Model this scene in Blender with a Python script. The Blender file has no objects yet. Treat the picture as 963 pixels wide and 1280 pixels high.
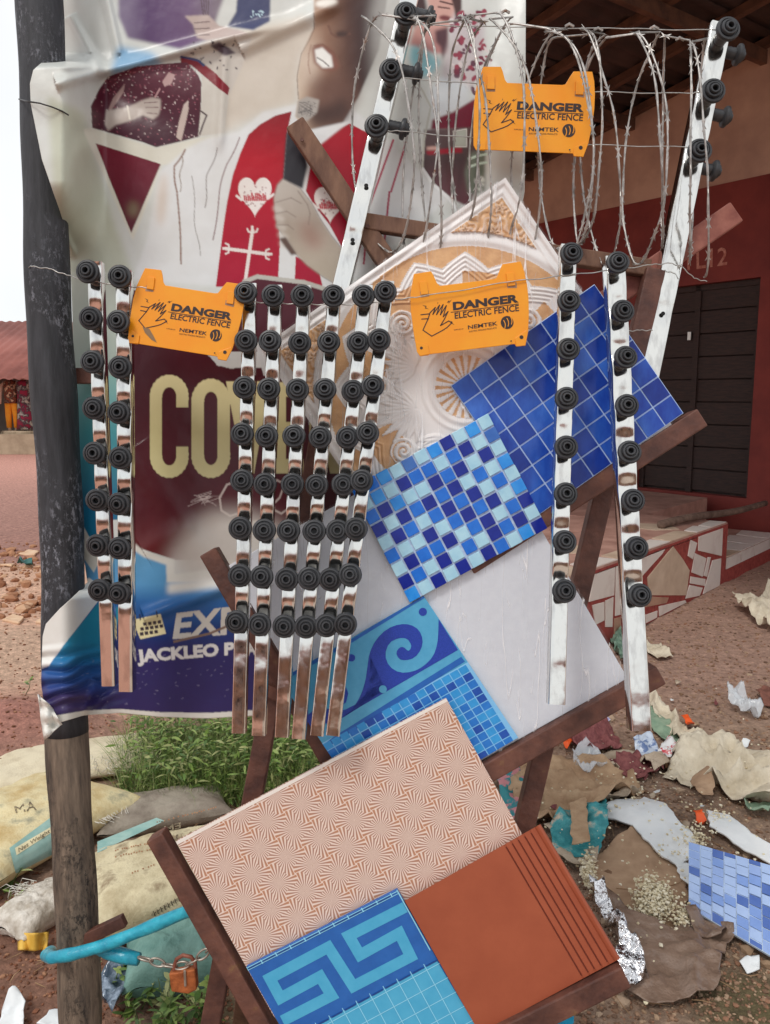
import bpy, bmesh, math, random
import numpy as np
from mathutils import Vector, Matrix, geometry
from mathutils.bvhtree import BVHTree
random.seed(7); rng = np.random.default_rng(7)
scn = bpy.context.scene
COL = scn.collection
R = math.radians
# ------------------------------------------------------------------ camera
F, CX, CY, PITCH = 1005.0, 481.5, 640.0, R(8.2)
CAM = Vector((0, 0, 1.55))
RT = Vector((1, 0, 0)); UP = Vector((0, math.sin(PITCH), math.cos(PITCH))); FW = Vector((0, math.cos(PITCH), -math.sin(PITCH)))
cd = bpy.data.cameras.new('camera'); cam = bpy.data.objects.new('camera', cd); COL.objects.link(cam)
cam.location = CAM; cam.rotation_euler = (R(90) - PITCH, 0, 0)
cd.sensor_fit = 'VERTICAL'; cd.sensor_height = 36; cd.lens = F / 1280 * 36; cd.clip_start = .05; cd.clip_end = 500
scn.camera = cam
scn.render.resolution_x = 770; scn.render.resolution_y = 1024
# ------------------------------------------------------------------ sky, sun, exposure
SUN_EL, SUN_ROT = R(56), R(207)
world = bpy.data.worlds.new('World'); scn.world = world; world.use_nodes = True
wn = world.node_tree.nodes; wl = world.node_tree.links; wn.clear()
sky = wn.new('ShaderNodeTexSky'); sky.sky_type = 'NISHITA'; sky.sun_disc = False
sky.sun_elevation = SUN_EL; sky.sun_rotation = SUN_ROT
tc = wn.new('ShaderNodeTexCoord'); cn = wn.new('ShaderNodeTexNoise'); cn.inputs['Scale'].default_value = 2.2; cn.inputs['Detail'].default_value = 5
cr = wn.new('ShaderNodeValToRGB'); cr.color_ramp.elements[0].position = .3; cr.color_ramp.elements[0].color = (.72, .72, .72, 1); cr.color_ramp.elements[1].position = .62; cr.color_ramp.elements[1].color = (.97, .97, .97, 1)
mx = wn.new('ShaderNodeMix'); mx.data_type = 'RGBA'; mx.inputs['B'].default_value = (9.6, 9.75, 9.9, 1)
bg = wn.new('ShaderNodeBackground'); bg.inputs['Strength'].default_value = .1
wo = wn.new('ShaderNodeOutputWorld')
wl.new(tc.outputs['Generated'], cn.inputs['Vector']); wl.new(cn.outputs['Fac'], cr.inputs['Fac'])
wl.new(cr.outputs['Color'], mx.inputs['Factor']); wl.new(sky.outputs['Color'], mx.inputs['A'])
wl.new(mx.outputs['Result'], bg.inputs['Color']); wl.new(bg.outputs['Background'], wo.inputs['Surface'])
sd = bpy.data.lights.new('sun', 'SUN'); sd.energy = 1.3; sd.angle = R(14); sd.color = (1, .96, .9)
sun = bpy.data.objects.new('sun', sd); COL.objects.link(sun)
_d = Vector((-.42, -.62, 1.05)).normalized()      # direction towards the sun: behind and left of the viewer
sun.rotation_euler = _d.to_track_quat('Z', 'Y').to_euler(); sun.location = (0, 0, 8)
sky.sun_elevation = math.asin(_d.z); sky.sun_rotation = math.atan2(_d.x, _d.y)
vs = scn.view_settings; vs.view_transform = 'Standard'; vs.look = 'None'; vs.gamma = 1; vs.exposure = 0.12
try: vs.use_curve_mapping = False
except Exception: pass

# ------------------------------------------------------------------ pixel -> place
D0 = 1.65
def ray(px, py): return FW + RT * ((px - CX) / F) + UP * ((CY - py) / F)
def BP(px, py, off=0.0): return CAM + ray(px, py) * (D0 - off)          # on the display stand's leaning plane
def GP(px, py, z=0.0):                                                   # on level ground at height z
    r = ray(px, py); return CAM + r * ((z - CAM.z) / r.z)
def PL(px, py, p0, n):                                                   # on any plane
    r = ray(px, py); return CAM + r * ((p0 - CAM).dot(n) / r.dot(n))
BN = -FW
# ------------------------------------------------------------------ colours and materials
def lin(c): c /= 255.0; return c / 12.92 if c <= .04045 else ((c + .055) / 1.055) ** 2.4
def S(r, g, b): return (lin(r), lin(g), lin(b), 1)
def A(r, g, b, k=1.3): return tuple(min(.85, lin(c) * k) for c in (r, g, b)) + (1,)
MATS = {}
def M(name, c1, c2=None, rough=.6, metal=0.0, scale=18.0, bump=0.0, bscale=None, detail=5.0, lo=.35, hi=.65, spec=.5, stretch=None, coat=0.0, bdist=.01, c3=None, rvar=0.0):
    if name in MATS: return MATS[name]
    m = bpy.data.materials.new(name); m.use_nodes = True; MATS[name] = m
    n = m.node_tree.nodes; l = m.node_tree.links; b = n['Principled BSDF']
    b.inputs['Roughness'].default_value = rough; b.inputs['Metallic'].default_value = metal
    b.inputs['Specular IOR Level'].default_value = spec; b.inputs['Coat Weight'].default_value = coat
    g = n.new('ShaderNodeNewGeometry'); vec = g.outputs['Position']
    if stretch:
        mp = n.new('ShaderNodeMapping'); mp.inputs['Scale'].default_value = stretch; l.new(vec, mp.inputs['Vector']); vec = mp.outputs['Vector']
    if c2 is None: b.inputs['Base Color'].default_value = c1
    else:
        t = n.new('ShaderNodeTexNoise'); t.inputs['Scale'].default_value = scale; t.inputs['Detail'].default_value = detail; t.inputs['Roughness'].default_value = .62
        l.new(vec, t.inputs['Vector'])
        r = n.new('ShaderNodeValToRGB'); e = r.color_ramp.elements
        e[0].position = lo; e[0].color = c1; e[1].position = hi; e[1].color = c2
        if c3: x = e.new(min(.98, hi + .12)); x.color = c3
        l.new(t.outputs['Fac'], r.inputs['Fac']); l.new(r.outputs['Color'], b.inputs['Base Color'])
        if rvar:
            mr = n.new('ShaderNodeMapRange'); mr.inputs['To Min'].default_value = max(.02, rough - rvar); mr.inputs['To Max'].default_value = rough + rvar
            l.new(t.outputs['Fac'], mr.inputs['Value']); l.new(mr.outputs['Result'], b.inputs['Roughness'])
    if bump:
        t2 = n.new('ShaderNodeTexNoise'); t2.inputs['Scale'].default_value = bscale or scale * 2; t2.inputs['Detail'].default_value = 4
        l.new(vec, t2.inputs['Vector'])
        bp = n.new('ShaderNodeBump'); bp.inputs['Strength'].default_value = bump; bp.inputs['Distance'].default_value = bdist
        l.new(t2.outputs['Fac'], bp.inputs['Height']); l.new(bp.outputs['Normal'], b.inputs['Normal'])
    return m
def attr_mat(name, rough=.5, spec=.5, bump=0, bscale=40, bdist=.003, dirt=.0):
    m = bpy.data.materials.new(name); m.use_nodes = True; n = m.node_tree.nodes; l = m.node_tree.links; b = n['Principled BSDF']
    a = n.new('ShaderNodeVertexColor'); a.layer_name = 'print'; col = a.outputs['Color']
    b.inputs['Roughness'].default_value = rough; b.inputs['Specular IOR Level'].default_value = spec
    g = n.new('ShaderNodeNewGeometry')
    if dirt:
        t = n.new('ShaderNodeTexNoise'); t.inputs['Scale'].default_value = 9; t.inputs['Detail'].default_value = 7; l.new(g.outputs['Position'], t.inputs['Vector'])
        r = n.new('ShaderNodeValToRGB'); r.color_ramp.elements[0].position = .38; r.color_ramp.elements[1].position = .7
        r.color_ramp.elements[0].color = (1, 1, 1, 1); r.color_ramp.elements[1].color = (1 - dirt, 1 - dirt * 1.15, 1 - dirt * 1.4, 1)
        x = n.new('ShaderNodeMix'); x.data_type = 'RGBA'; x.blend_type = 'MULTIPLY'; x.inputs['Factor'].default_value = 1
        l.new(t.outputs['Fac'], r.inputs['Fac']); l.new(col, x.inputs['A']); l.new(r.outputs['Color'], x.inputs['B']); col = x.outputs['Result']
    l.new(col, b.inputs['Base Color'])
    if bump:
        t2 = n.new('ShaderNodeTexNoise'); t2.inputs['Scale'].default_value = bscale; l.new(g.outputs['Position'], t2.inputs['Vector'])
        bp = n.new('ShaderNodeBump'); bp.inputs['Strength'].default_value = bump; bp.inputs['Distance'].default_value = bdist
        l.new(t2.outputs['Fac'], bp.inputs['Height']); l.new(bp.outputs['Normal'], b.inputs['Normal'])
    return m
# ------------------------------------------------------------------ object helpers
def tag(o, label=None, cat=None, group=None, kind=None):
    if label: o['label'] = label
    if cat: o['category'] = cat
    if group: o['group'] = group
    if kind: o['kind'] = kind
    return o
def thing(name, label, cat, loc=(0, 0, 0), group=None):
    o = bpy.data.objects.new(name, None); COL.objects.link(o); o.location = loc; o.empty_display_size = .05
    return tag(o, label, cat, group)
def wloc(o):
    v = Vector((0, 0, 0))
    while o is not None: v = v + Vector(o.location); o = o.parent
    return v
def place(name, me, mat, parent, Mx):
    """link a mesh (shared or not) with world matrix Mx; every parent here carries a translation or a stored world matrix"""
    o = bpy.data.objects.new(name, me); COL.objects.link(o)
    if mat is not None and not me.materials: me.materials.append(mat)
    if mat is not None and me.materials and me.materials[0] != mat:
        o.material_slots[0].link = 'OBJECT'; o.material_slots[0].material = mat
    if parent is not None:
        o.parent = parent; o.matrix_basis = PW(parent).inverted() @ Mx
    else: o.matrix_basis = Mx
    return o
def PW(o):
    m = o.matrix_basis.copy() if o.parent is None else PW(o.parent) @ o.matrix_basis
    return m
class MB:
    def __init__(s): s.v = []; s.f = []
    def add(s, vs_, fs):
        k = len(s.v); s.v += [Vector(p) for p in vs_]; s.f += [tuple(i + k for i in f) for f in fs]; return s
    def prism(s, pts, vec):
        n = len(pts); vec = Vector(vec); a = [Vector(p) for p in pts]
        # front = pts, back = pts+vec ; orient faces outward
        nn = Vector((0, 0, 0))
        for i in range(n): nn += a[i].cross(a[(i + 1) % n])
        if nn.dot(vec) > 0: a.reverse()
        fs = [tuple(range(n)), tuple(range(2 * n - 1, n - 1, -1))] + [(i, n + i, n + (i + 1) % n, (i + 1) % n) for i in range(n)]
        return s.add(a + [p + vec for p in a], fs)
    def box(s, c, ax, ay, az):
        c, ax, ay, az = map(Vector, (c, ax, ay, az))
        p = [c + ax * i + ay * j + az * k for k in (-1, 1) for j in (-1, 1) for i in (-1, 1)]
        f = [(0, 2, 3, 1), (4, 5, 7, 6), (0, 1, 5, 4), (2, 6, 7, 3), (0, 4, 6, 2), (1, 3, 7, 5)]
        if ax.cross(ay).dot(az) < 0: f = [tuple(reversed(q)) for q in f]
        return s.add(p, f)
    def bar(s, a, b, w, d, up=None):
        """bar from a to b, width w across, depth d along `up` (its face normal)"""
        a, b = Vector(a), Vector(b); t = b - a; up = Vector(up if up is not None else (0, 0, 1))
        side = t.cross(up).normalized(); n = side.cross(t).normalized()
        return s.box((a + b) / 2, t / 2, side * (w / 2), n * (d / 2))
    def tube(s, path, r, sides=8, cap=True):
        P = [Vector(p) for p in path]; n = len(P); k = len(s.v); rr = r if hasattr(r, '__len__') else [r] * n
        ref = None
        for i, p in enumerate(P):
            t = (P[min(i + 1, n - 1)] - P[max(i - 1, 0)]).normalized()
            if ref is None:
                ref = t.orthogonal().normalized()
            ref = (ref - t * ref.dot(t)); ref = ref.normalized() if ref.length > 1e-6 else t.orthogonal().normalized()
            b = t.cross(ref)
            for j in range(sides):
                a = 2 * math.pi * j / sides; s.v.append(p + (ref * math.cos(a) + b * math.sin(a)) * rr[i])
        for i in range(n - 1):
            for j in range(sides):
                j2 = (j + 1) % sides; s.f.append((k + i * sides + j, k + i * sides + j2, k + (i + 1) * sides + j2, k + (i + 1) * sides + j))
        if cap:
            s.f.append(tuple(k + j for j in reversed(range(sides)))); s.f.append(tuple(k + (n - 1) * sides + j for j in range(sides)))
        return s
    def lathe(s, prof, seg=24, Mx=None):
        k = len(s.v); n = len(prof)
        for i in range(seg):
            a = 2 * math.pi * i / seg
            for r, z in prof:
                p = Vector((r * math.cos(a), r * math.sin(a), z)); s.v.append(Mx @ p if Mx else p)
        for i in range(seg):
            i2 = (i + 1) % seg
            for j in range(n - 1): s.f.append((k + i * n + j, k + i2 * n + j, k + i2 * n + j + 1, k + i * n + j + 1))
        return s
    def grid(s, fn, nu, nv):
        k = len(s.v)
        for j in range(nv + 1):
            for i in range(nu + 1): s.v.append(Vector(fn(i / nu, j / nv)))
        for j in range(nv):
            for i in range(nu):
                a = k + j * (nu + 1) + i; s.f.append((a, a + 1, a + nu + 2, a + nu + 1))
        return s
    def mesh(s, name, org=Vector((0, 0, 0)), smooth=False, weld=False):
        me = bpy.data.meshes.new(name); me.from_pydata([tuple(p - org) for p in s.v], [], s.f); me.update()
        if weld:
            bm = bmesh.new(); bm.from_mesh(me); bmesh.ops.remove_doubles(bm, verts=bm.verts, dist=1e-5)
            bmesh.ops.recalc_face_normals(bm, faces=bm.faces); bm.to_mesh(me); bm.free()
        if smooth: me.polygons.foreach_set('use_smooth', [True] * len(me.polygons))
        return me
    def build(s, name, mat, parent=None, smooth=False, weld=False, bevel=0.0, solid=0.0, own=None):
        if own is not None: org = Vector(own)
        elif parent is not None: org = PW(parent).translation
        else:
            lo = Vector([min(p[i] for p in s.v) for i in range(3)]); hi = Vector([max(p[i] for p in s.v) for i in range(3)])
            org = Vector(((lo.x + hi.x) / 2, (lo.y + hi.y) / 2, lo.z))
        me = s.mesh(name, org, smooth, weld); me.materials.append(mat)
        o = bpy.data.objects.new(name, me); COL.objects.link(o)
        Mx = Matrix.Translation(org)
        if parent is not None: o.parent = parent; o.matrix_basis = PW(parent).inverted() @ Mx
        else: o.matrix_basis = Mx
        if bevel:
            b = o.modifiers.new('bevel', 'BEVEL'); b.width = bevel; b.segments = 2; b.limit_method = 'ANGLE'; b.angle_limit = R(40)
        if solid:
            b = o.modifiers.new('solid', 'SOLIDIFY'); b.thickness = solid; b.offset = -1
        return o
# ------------------------------------------------------------------ numpy noise
_perm = rng.random((256, 256))
def vn(x, y, seed=0):
    x = np.asarray(x, float) + seed * 17.31; y = np.asarray(y, float) + seed * 7.77
    xi = np.floor(x).astype(int); yi = np.floor(y).astype(int); fx = x - xi; fy = y - yi
    fx = fx * fx * (3 - 2 * fx); fy = fy * fy * (3 - 2 * fy)
    g = lambda a, b: _perm[a & 255, b & 255]
    return (g(xi, yi) * (1 - fx) + g(xi + 1, yi) * fx) * (1 - fy) + (g(xi, yi + 1) * (1 - fx) + g(xi + 1, yi + 1) * fx) * fy
def fbm(x, y, seed=0, o=4):
    s = 0; a = .5
    for i in range(o): s = s + a * (vn(x * 2 ** i, y * 2 ** i, seed + i) - .5); a *= .5
    return s
def sstep(a, b, x): t = np.clip((x - a) / (b - a), 0, 1); return t * t * (3 - 2 * t)
# ------------------------------------------------------------------ lettering outlines
_TC = {}
def text_tris(s, bold=0.0):
    key = (s, bold)
    if key in _TC: return _TC[key]
    cu = bpy.data.curves.new('t', 'FONT'); cu.body = s; cu.offset = bold; cu.resolution_u = 3
    o = bpy.data.objects.new('t', cu); COL.objects.link(o)
    me = bpy.data.meshes.new_from_object(o.evaluated_get(bpy.context.evaluated_depsgraph_get()))
    v = np.array([x.co[:2] for x in me.vertices]); me.calc_loop_triangles()
    t = np.array([x.vertices[:] for x in me.loop_triangles])
    bpy.data.objects.remove(o); bpy.data.curves.remove(cu); bpy.data.meshes.remove(me)
    v = (v - v.min(0)) / (v.max(0) - v.min(0)); _TC[key] = (v, t); return v, t
def quad_map(c):
    """unit square (x right, y up) -> pixels, corners TL, TR, BR, BL"""
    tl, tr, br, bl = [np.array(p, float) for p in c]
    return lambda x, y: (bl * (1 - x) * (1 - y) + br * x * (1 - y) + tr * x * y + tl * (1 - x) * y)
def text_mb(s, corners, mapper, bold=.02, thick=None):
    v, t = text_tris(s, bold); q = quad_map(corners); mb = MB()
    mb.add([mapper(*q(a, b)) for a, b in v], [tuple(x) for x in t]); return mb
# ================================================================== SETTING: ground
def gh(x, y):
    x = np.asarray(x, float); y = np.asarray(y, float)
    near = sstep(12, 7, y) * sstep(7, 4, np.abs(x))
    h = near * (.05 * fbm(x * .9, y * .9, 3) + .035 * fbm(x * 3.1, y * 3.1, 5) + .018 * fbm(x * 9, y * 9, 9, 3))
    g = lambda cx, cy, sx, sy, a: a * np.exp(-((x - cx) / sx) ** 2 - ((y - cy) / sy) ** 2)
    h = h + g(-1.75, 3.55, .42, .34, .13) + g(-2.6, 4.9, 1.1, .7, .10) + g(-2.9, 6.4, 1.3, .6, .12) + g(.93, 2.72, .16, .13, .055) + g(-1.35, 2.05, .35, .3, .05)
    h = h - .03 * np.exp(-((y - 11) / 2.2) ** 2) * sstep(-1, -3, x)
    road = sstep(7.3, 8.6, y) * sstep(-.5, -1.5, x)
    h = h + road * .012 * np.sin(y * 9 + 3 * vn(x * .35, y * .6, 2)) * sstep(40, 14, y)
    return h
def axis(lo, hi, f0, f1, step, grow=1.25):
    a = list(np.arange(f0, f1 + 1e-6, step)); s = step
    while a[-1] < hi: s *= grow; a.append(a[-1] + s)
    s = step
    while a[0] > lo: s *= grow; a.insert(0, a[0] - s)
    return np.array(a)
gx = axis(-90, 90, -3.2, 3.4, .024); gy = axis(-40, 160, 1.55, 6.2, .022, 1.06)
GX, GY = np.meshgrid(gx, gy); GZ = gh(GX, GY)
def zone_col(x, y):
    c = np.empty(x.shape + (3,)); c[:] = S(140, 112, 88)[:3]
    def lay(col, m):
        nonlocal c
        c = c * (1 - m[..., None]) + np.array(S(*col)[:3]) * m[..., None]
    w = x + .5 * fbm(x * 1.2, y * 1.2, 31); v = y + .5 * fbm(x * 1.2, y * 1.2, 41)
    lay((152, 116, 96), sstep(3.2, 4.4, v) * sstep(.0, .6, w))                       # grey-brown grit by the porch
    lay((190, 146, 114), sstep(-.6, -1.4, w) * sstep(3.5, 4.0, v))                   # pale sandy bank
    lay((178, 142, 112), sstep(-1.0, -1.6, w) * sstep(4.0, 4.3, v) * sstep(5.1, 4.8, v))
    lay((150, 102, 88), sstep(6.9, 7.6, v) * sstep(.5, -.8, w))                        # red laterite road
    lay((190, 124, 104), sstep(11, 18, v) * .6)
    lay((160, 98, 80), np.exp(-((x + 1.75) / .45) ** 2 - ((y - 3.5) / .36) ** 2) ** .7) # red gravel heap
    lay((132, 88, 64), sstep(-.55, -.8, w) * sstep(2.6, 2.2, v))                     # red soil at the pole foot
    lay((96, 86, 50), sstep(.56, .62, fbm(x * 2.1, y * 2.1, 77) + .5) * .75 * sstep(3.4, 2.4, v)) # mossy patches
    lay((92, 84, 46), np.exp(-((x - 1.02) / .2) ** 2 - ((y - 1.83) / .18) ** 2))
    lay((72, 58, 48), np.exp(-((x - .93) / .2) ** 2 - ((y - 2.72) / .16) ** 2) * .8)
    lay((168, 148, 132), sstep(1.45, .6, y))  # this and the next: unseen ground behind the viewer, toned for steel reflections
    lay((176, 112, 84), sstep(1.45, .6, y) * sstep(-.7, -1.6, w))
    gry = c.mean(-1, keepdims=True); c = gry + (c - gry) * .62
    return c * 1.6
def sheet_mesh(name, V, Fc, colr=None):
    me = bpy.data.meshes.new(name)
    me.vertices.add(len(V)); me.vertices.foreach_set('co', np.ascontiguousarray(V, dtype=np.float32).ravel())
    Fc = np.asarray(Fc, dtype=np.int32); k = Fc.shape[1]
    me.loops.add(Fc.size); me.loops.foreach_set('vertex_index', Fc.ravel())
    me.polygons.add(len(Fc)); me.polygons.foreach_set('loop_start', np.arange(0, Fc.size, k, dtype=np.int32))
    me.polygons.foreach_set('use_smooth', np.ones(len(Fc), bool))
    me.update(calc_edges=True)
    if colr is not None:
        a = me.color_attributes.new('print', 'FLOAT_COLOR', 'POINT')
        a.data.foreach_set('color', np.concatenate([colr, np.ones((len(colr), 1))], 1).astype(np.float32).ravel())
    return me
def grid_faces(nx, ny):
    i = np.arange(nx - 1)[None, :] + np.arange(ny - 1)[:, None] * nx
    return np.stack([i, i + 1, i + nx + 1, i + nx], -1).reshape(-1, 4)
gm = sheet_mesh('ground', np.stack([GX, GY, GZ], -1).reshape(-1, 3), grid_faces(len(gx), len(gy)), zone_col(GX, GY).reshape(-1, 3))
gmat = bpy.data.materials.new('soil'); gmat.use_nodes = True
n = gmat.node_tree.nodes; l = gmat.node_tree.links; b = n['Principled BSDF']; b.inputs['Roughness'].default_value = .95; b.inputs['Specular IOR Level'].default_value = .15
a = n.new('ShaderNodeVertexColor'); a.layer_name = 'print'; g = n.new('ShaderNodeNewGeometry')
t1 = n.new('ShaderNodeTexNoise'); t1.inputs['Scale'].default_value = 26; t1.inputs['Detail'].default_value = 9; t1.inputs['Roughness'].default_value = .7
r1 = n.new('ShaderNodeValToRGB'); r1.color_ramp.elements[0].position = .28; r1.color_ramp.elements[0].color = (.42, .38, .36, 1); r1.color_ramp.elements[1].position = .72; r1.color_ramp.elements[1].color = (1.5, 1.42, 1.36, 1)
t3 = n.new('ShaderNodeTexVoronoi'); t3.inputs['Scale'].default_value = 75
r3 = n.new('ShaderNodeValToRGB'); r3.color_ramp.elements[0].position = .0; r3.color_ramp.elements[0].color = (1.35, 1.3, 1.25, 1); r3.color_ramp.elements[1].position = .55; r3.color_ramp.elements[1].color = (.8, .78, .77, 1)
x1 = n.new('ShaderNodeMix'); x1.data_type = 'RGBA'; x1.blend_type = 'MULTIPLY'; x1.inputs['Factor'].default_value = .85
x2 = n.new('ShaderNodeMix'); x2.data_type = 'RGBA'; x2.blend_type = 'MULTIPLY'; x2.inputs['Factor'].default_value = .6
bp = n.new('ShaderNodeBump'); bp.inputs['Strength'].default_value = .9; bp.inputs['Distance'].default_value = .012
t4 = n.new('ShaderNodeTexNoise'); t4.inputs['Scale'].default_value = 60; t4.inputs['Detail'].default_value = 8; t4.inputs['Roughness'].default_value = .75
for t in (t1, t3, t4): l.new(g.outputs['Position'], t.inputs['Vector'])
l.new(t1.outputs['Fac'], r1.inputs['Fac']); l.new(t3.outputs['Distance'], r3.inputs['Fac'])
l.new(a.outputs['Color'], x1.inputs['A']); l.new(r1.outputs['Color'], x1.inputs['B']); l.new(x1.outputs['Result'], x2.inputs['A']); l.new(r3.outputs['Color'], x2.inputs['B'])
l.new(x2.outputs['Result'], b.inputs['Base Color']); l.new(t4.outputs['Fac'], bp.inputs['Height']); l.new(bp.outputs['Normal'], b.inputs['Normal'])
gm.materials.append(gmat); go = bpy.data.objects.new('ground', gm); COL.objects.link(go); tag(go, kind='structure')
def gz(p): return float(gh(p.x, p.y))
def GG(px, py, dz=0.0):
    p = GP(px, py)
    for _ in range(3): p = GP(px, py, gz(p) + dz)
    return p
# loose stones: uncountable, one object
ico = bmesh.new(); bmesh.ops.create_icosphere(ico, subdivisions=1, radius=1); iv = np.array([v.co[:] for v in ico.verts]); ift = np.array([[v.index for v in f.verts] for f in ico.faces]); ico.free()
def pebbles(name, spots, mat, label):
    V = []; Fs = []; C = []
    for k, (x, y, r, c) in enumerate(spots):
        q = iv * (rng.uniform(.7, 1.25, 3) * r) * (1 + .22 * rng.standard_normal((len(iv), 1)).clip(-1, 1))
        a_ = rng.uniform(0, 6.28); ca, sa = math.cos(a_), math.sin(a_)
        q = np.stack([q[:, 0] * ca - q[:, 1] * sa, q[:, 0] * sa + q[:, 1] * ca, q[:, 2] * .7], 1)
        V.append(q + [x, y, float(gh(x, y)) + r * .25]); Fs.append(ift + k * len(iv)); C.append(np.tile(c, (len(iv), 1)))
    me = sheet_mesh(name, np.concatenate(V), np.concatenate(Fs), np.concatenate(C)); me.polygons.foreach_set('use_smooth', np.zeros(len(me.polygons), bool))
    me.materials.append(mat); o = bpy.data.objects.new(name, me); COL.objects.link(o); return tag(o, label, 'gravel', kind='stuff')
sp = []
for k in range(10500):
    py = 690 + 590 * rng.random() ** .8; px = rng.uniform(600, 963) if rng.random() < .72 else rng.uniform(-10, 330)
    p = GP(px, py)
    if p.y > 7.5: continue
    r = .002 + .005 * rng.random() ** 4 + .0009 * p.y
    base = np.array(S(*random.choice([(150, 120, 98), (128, 100, 80), (166, 140, 116), (112, 88, 72), (146, 108, 86)]))[:3]) if px > 340 else np.array(S(*random.choice([(140, 94, 72), (124, 82, 62), (160, 118, 92), (112, 76, 58)]))[:3])
    sp.append((p.x, p.y, r, base))
pebbles('gravel', sp, attr_mat('pebble', .9, .2), 'loose brown and reddish pebbles scattered over the soil')

cl_ = []
for k in range(230):
    px, py = rng.uniform(-10, 75), 675 + 115 * rng.random(); p = GP(px, py); cl_.append((p.x, p.y, .012 + .045 * rng.random() ** 3, np.array(S(*random.choice([(176, 130, 100), (150, 104, 78), (196, 158, 128), (164, 118, 90)]))[:3])))
for k in range(160):
    px, py = rng.uniform(660, 963), rng.uniform(760, 1270); p = GP(px, py); cl_.append((p.x, p.y, .006 + .016 * rng.random() ** 3, np.array(S(*random.choice([(150, 124, 100), (126, 98, 78), (172, 148, 126)]))[:3])))
pebbles('clods', cl_, attr_mat('clod', .95, .15), 'broken earth clods on the sandy bank and the yard')
# ================================================================== BUILDING WITH PORCH (right)
E1 = GP(700, 835); E2 = GP(905, 730); E1.z = E2.z = 0
e = (E2 - E1).normalized(); nE = Vector((e.y, -e.x, 0)); PH = .52
wd = Vector((.62, -.785, 0)).normalized(); nW = Vector((-wd.y, wd.x, 0)) * -1       # door wall direction and its outward normal
if nW.dot(-Vector((3.3, 8.7, 0))) < 0: nW = -nW
W0 = (GP(794, 608, PH) + GP(933, 627, PH)) / 2; W0.z = 0
def WP(px, py, off=0.0): return PL(px, py, W0 + nW * off, nW)
m_red = M('oxide_red_wall', A(84, 26, 22, 1.7), A(108, 40, 32, 1.7), rough=.75, scale=2.2, bump=.15, bscale=30, lo=.3, hi=.75)
m_beige = M('beige_plaster', A(128, 100, 86, 1.9), A(150, 120, 102, 1.9), rough=.85, scale=1.6, bump=.12, bscale=25)
m_wood = M('dark_door_wood', A(38, 25, 22, 1.1), A(58, 37, 31, 1.1), rough=.7, scale=5, stretch=(2, 2, 14), bump=.3, bscale=30)
m_beam = M('roof_timber', A(70, 46, 36, 1.15), A(104, 70, 52, 1.15), rough=.8, scale=7, bump=.2)
m_tin = M('rusty_tin_sheet', A(52, 40, 38, 1.1), A(78, 58, 52, 1.1), rough=.65, scale=2.5, detail=8, bump=.1)
m_floor_d = M('porch_cement', A(120, 88, 78, 1.7), A(150, 116, 104, 1.7), rough=.55, scale=5, bump=.08)
m_grout = M('red_grout', A(120, 44, 40, 1.2), A(150, 66, 58, 1.2), rough=.8, scale=25, bump=.2)
m_marb = M('white_marble_chip', A(196, 180, 172, 1.1), A(214, 204, 196, 1.1), rough=.35, scale=7, lo=.25, hi=.5, detail=8)
m_marb2 = M('tan_stone_chip', A(168, 146, 126), A(186, 166, 146), rough=.4, scale=6)
m_marb3 = M('brown_stone_chip', A(140, 104, 88), A(160, 124, 104), rough=.45, scale=6)
zb = WP(870, 237).z; zt = max(WP(657, 219).z, WP(963, 62).z) + .25
def wseg(t0, t1, z0, z1, th, off=0.0):
    a_ = W0 + wd * t0 + nW * off; b_ = W0 + wd * t1 + nW * off
    q = [Vector((a_.x, a_.y, z0)), Vector((b_.x, b_.y, z0)), Vector((b_.x, b_.y, z1)), Vector((a_.x, a_.y, z1))]
    return MB().prism(q, -nW * th)
house = thing('porch_house', 'red and beige house with a dark timber door under a deep tin porch roof', 'house', tuple(W0))
dl, dr = WP(794, 608), WP(933, 627); tl = (dl - W0).dot(wd); tr = (dr - W0).dot(wd); dtop = WP(943, 347).z
lw = MB()
for (a0, a1, z0, z1) in ((-5.0, tl, 0, zb), (tr, 4.2, 0, zb), (tl, tr, dtop, zb), (tl, tr, 0, PH + .01)):
    q = wseg(a0, a1, z0, z1, .2); lw.add(q.v, q.f)
lw.build('lower_wall', m_red, house)
q = wseg(-5.0, 4.2, zb + .001, zt + 1.0, .19, -.008); q.build('upper_wall', m_beige, house)
# door: two leaves of horizontal planks
door = wseg(tl, tr, PH + .01, dtop, .03, -.13).build('door', m_wood, house)
mid = tl + (tr - tl) * .47
npl = 9; zz = np.linspace(PH + .03, dtop - .03, npl + 1)
for (a0, a1) in ((tl + .06, mid - .015), (mid + .015, tr - .06)):
    for k in range(npl):
        wseg(a0, a1, zz[k] + .006, zz[k + 1] - .006, .022 + .006 * random.random(), -.098 + .01 * random.random()).build('plank', m_wood, door, bevel=.004)
for (a0, a1) in ((tl, tl + .055), (tr - .055, tr), (mid - .03, mid + .03)):
    wseg(a0, a1, PH + .012, dtop - .002, .06, -.07).build('door_frame', m_wood, door)
wseg(tl + .055, tr - .055, dtop - .06, dtop - .002, .06, -.07).build('door_frame', m_wood, door)
p = WP(797, 572, -.06); MB().box(p, wd * .035, nW * .012, (0, 0, .03)).build('padlock', M('red_padlock', A(170, 30, 40), A(140, 24, 30), rough=.4), door, bevel=.006)
p = WP(862, 420, -.06); hs = MB().box(p, wd * .02, nW * .008, (0, 0, .045)); hs.build('latch', M('steel_latch', A(170, 165, 160), rough=.35, metal=.8), door, bevel=.004)
# painted house mark
text_mb('TL12', [(852, 313), (910, 309), (909, 331), (853, 339)], lambda x, y: WP(x, y, .004), .012).build('painted_mark', M('chalk_paint', A(160, 110, 96, 1.6), A(130, 70, 58, 1.6), rough=.9, scale=30), house)
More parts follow.
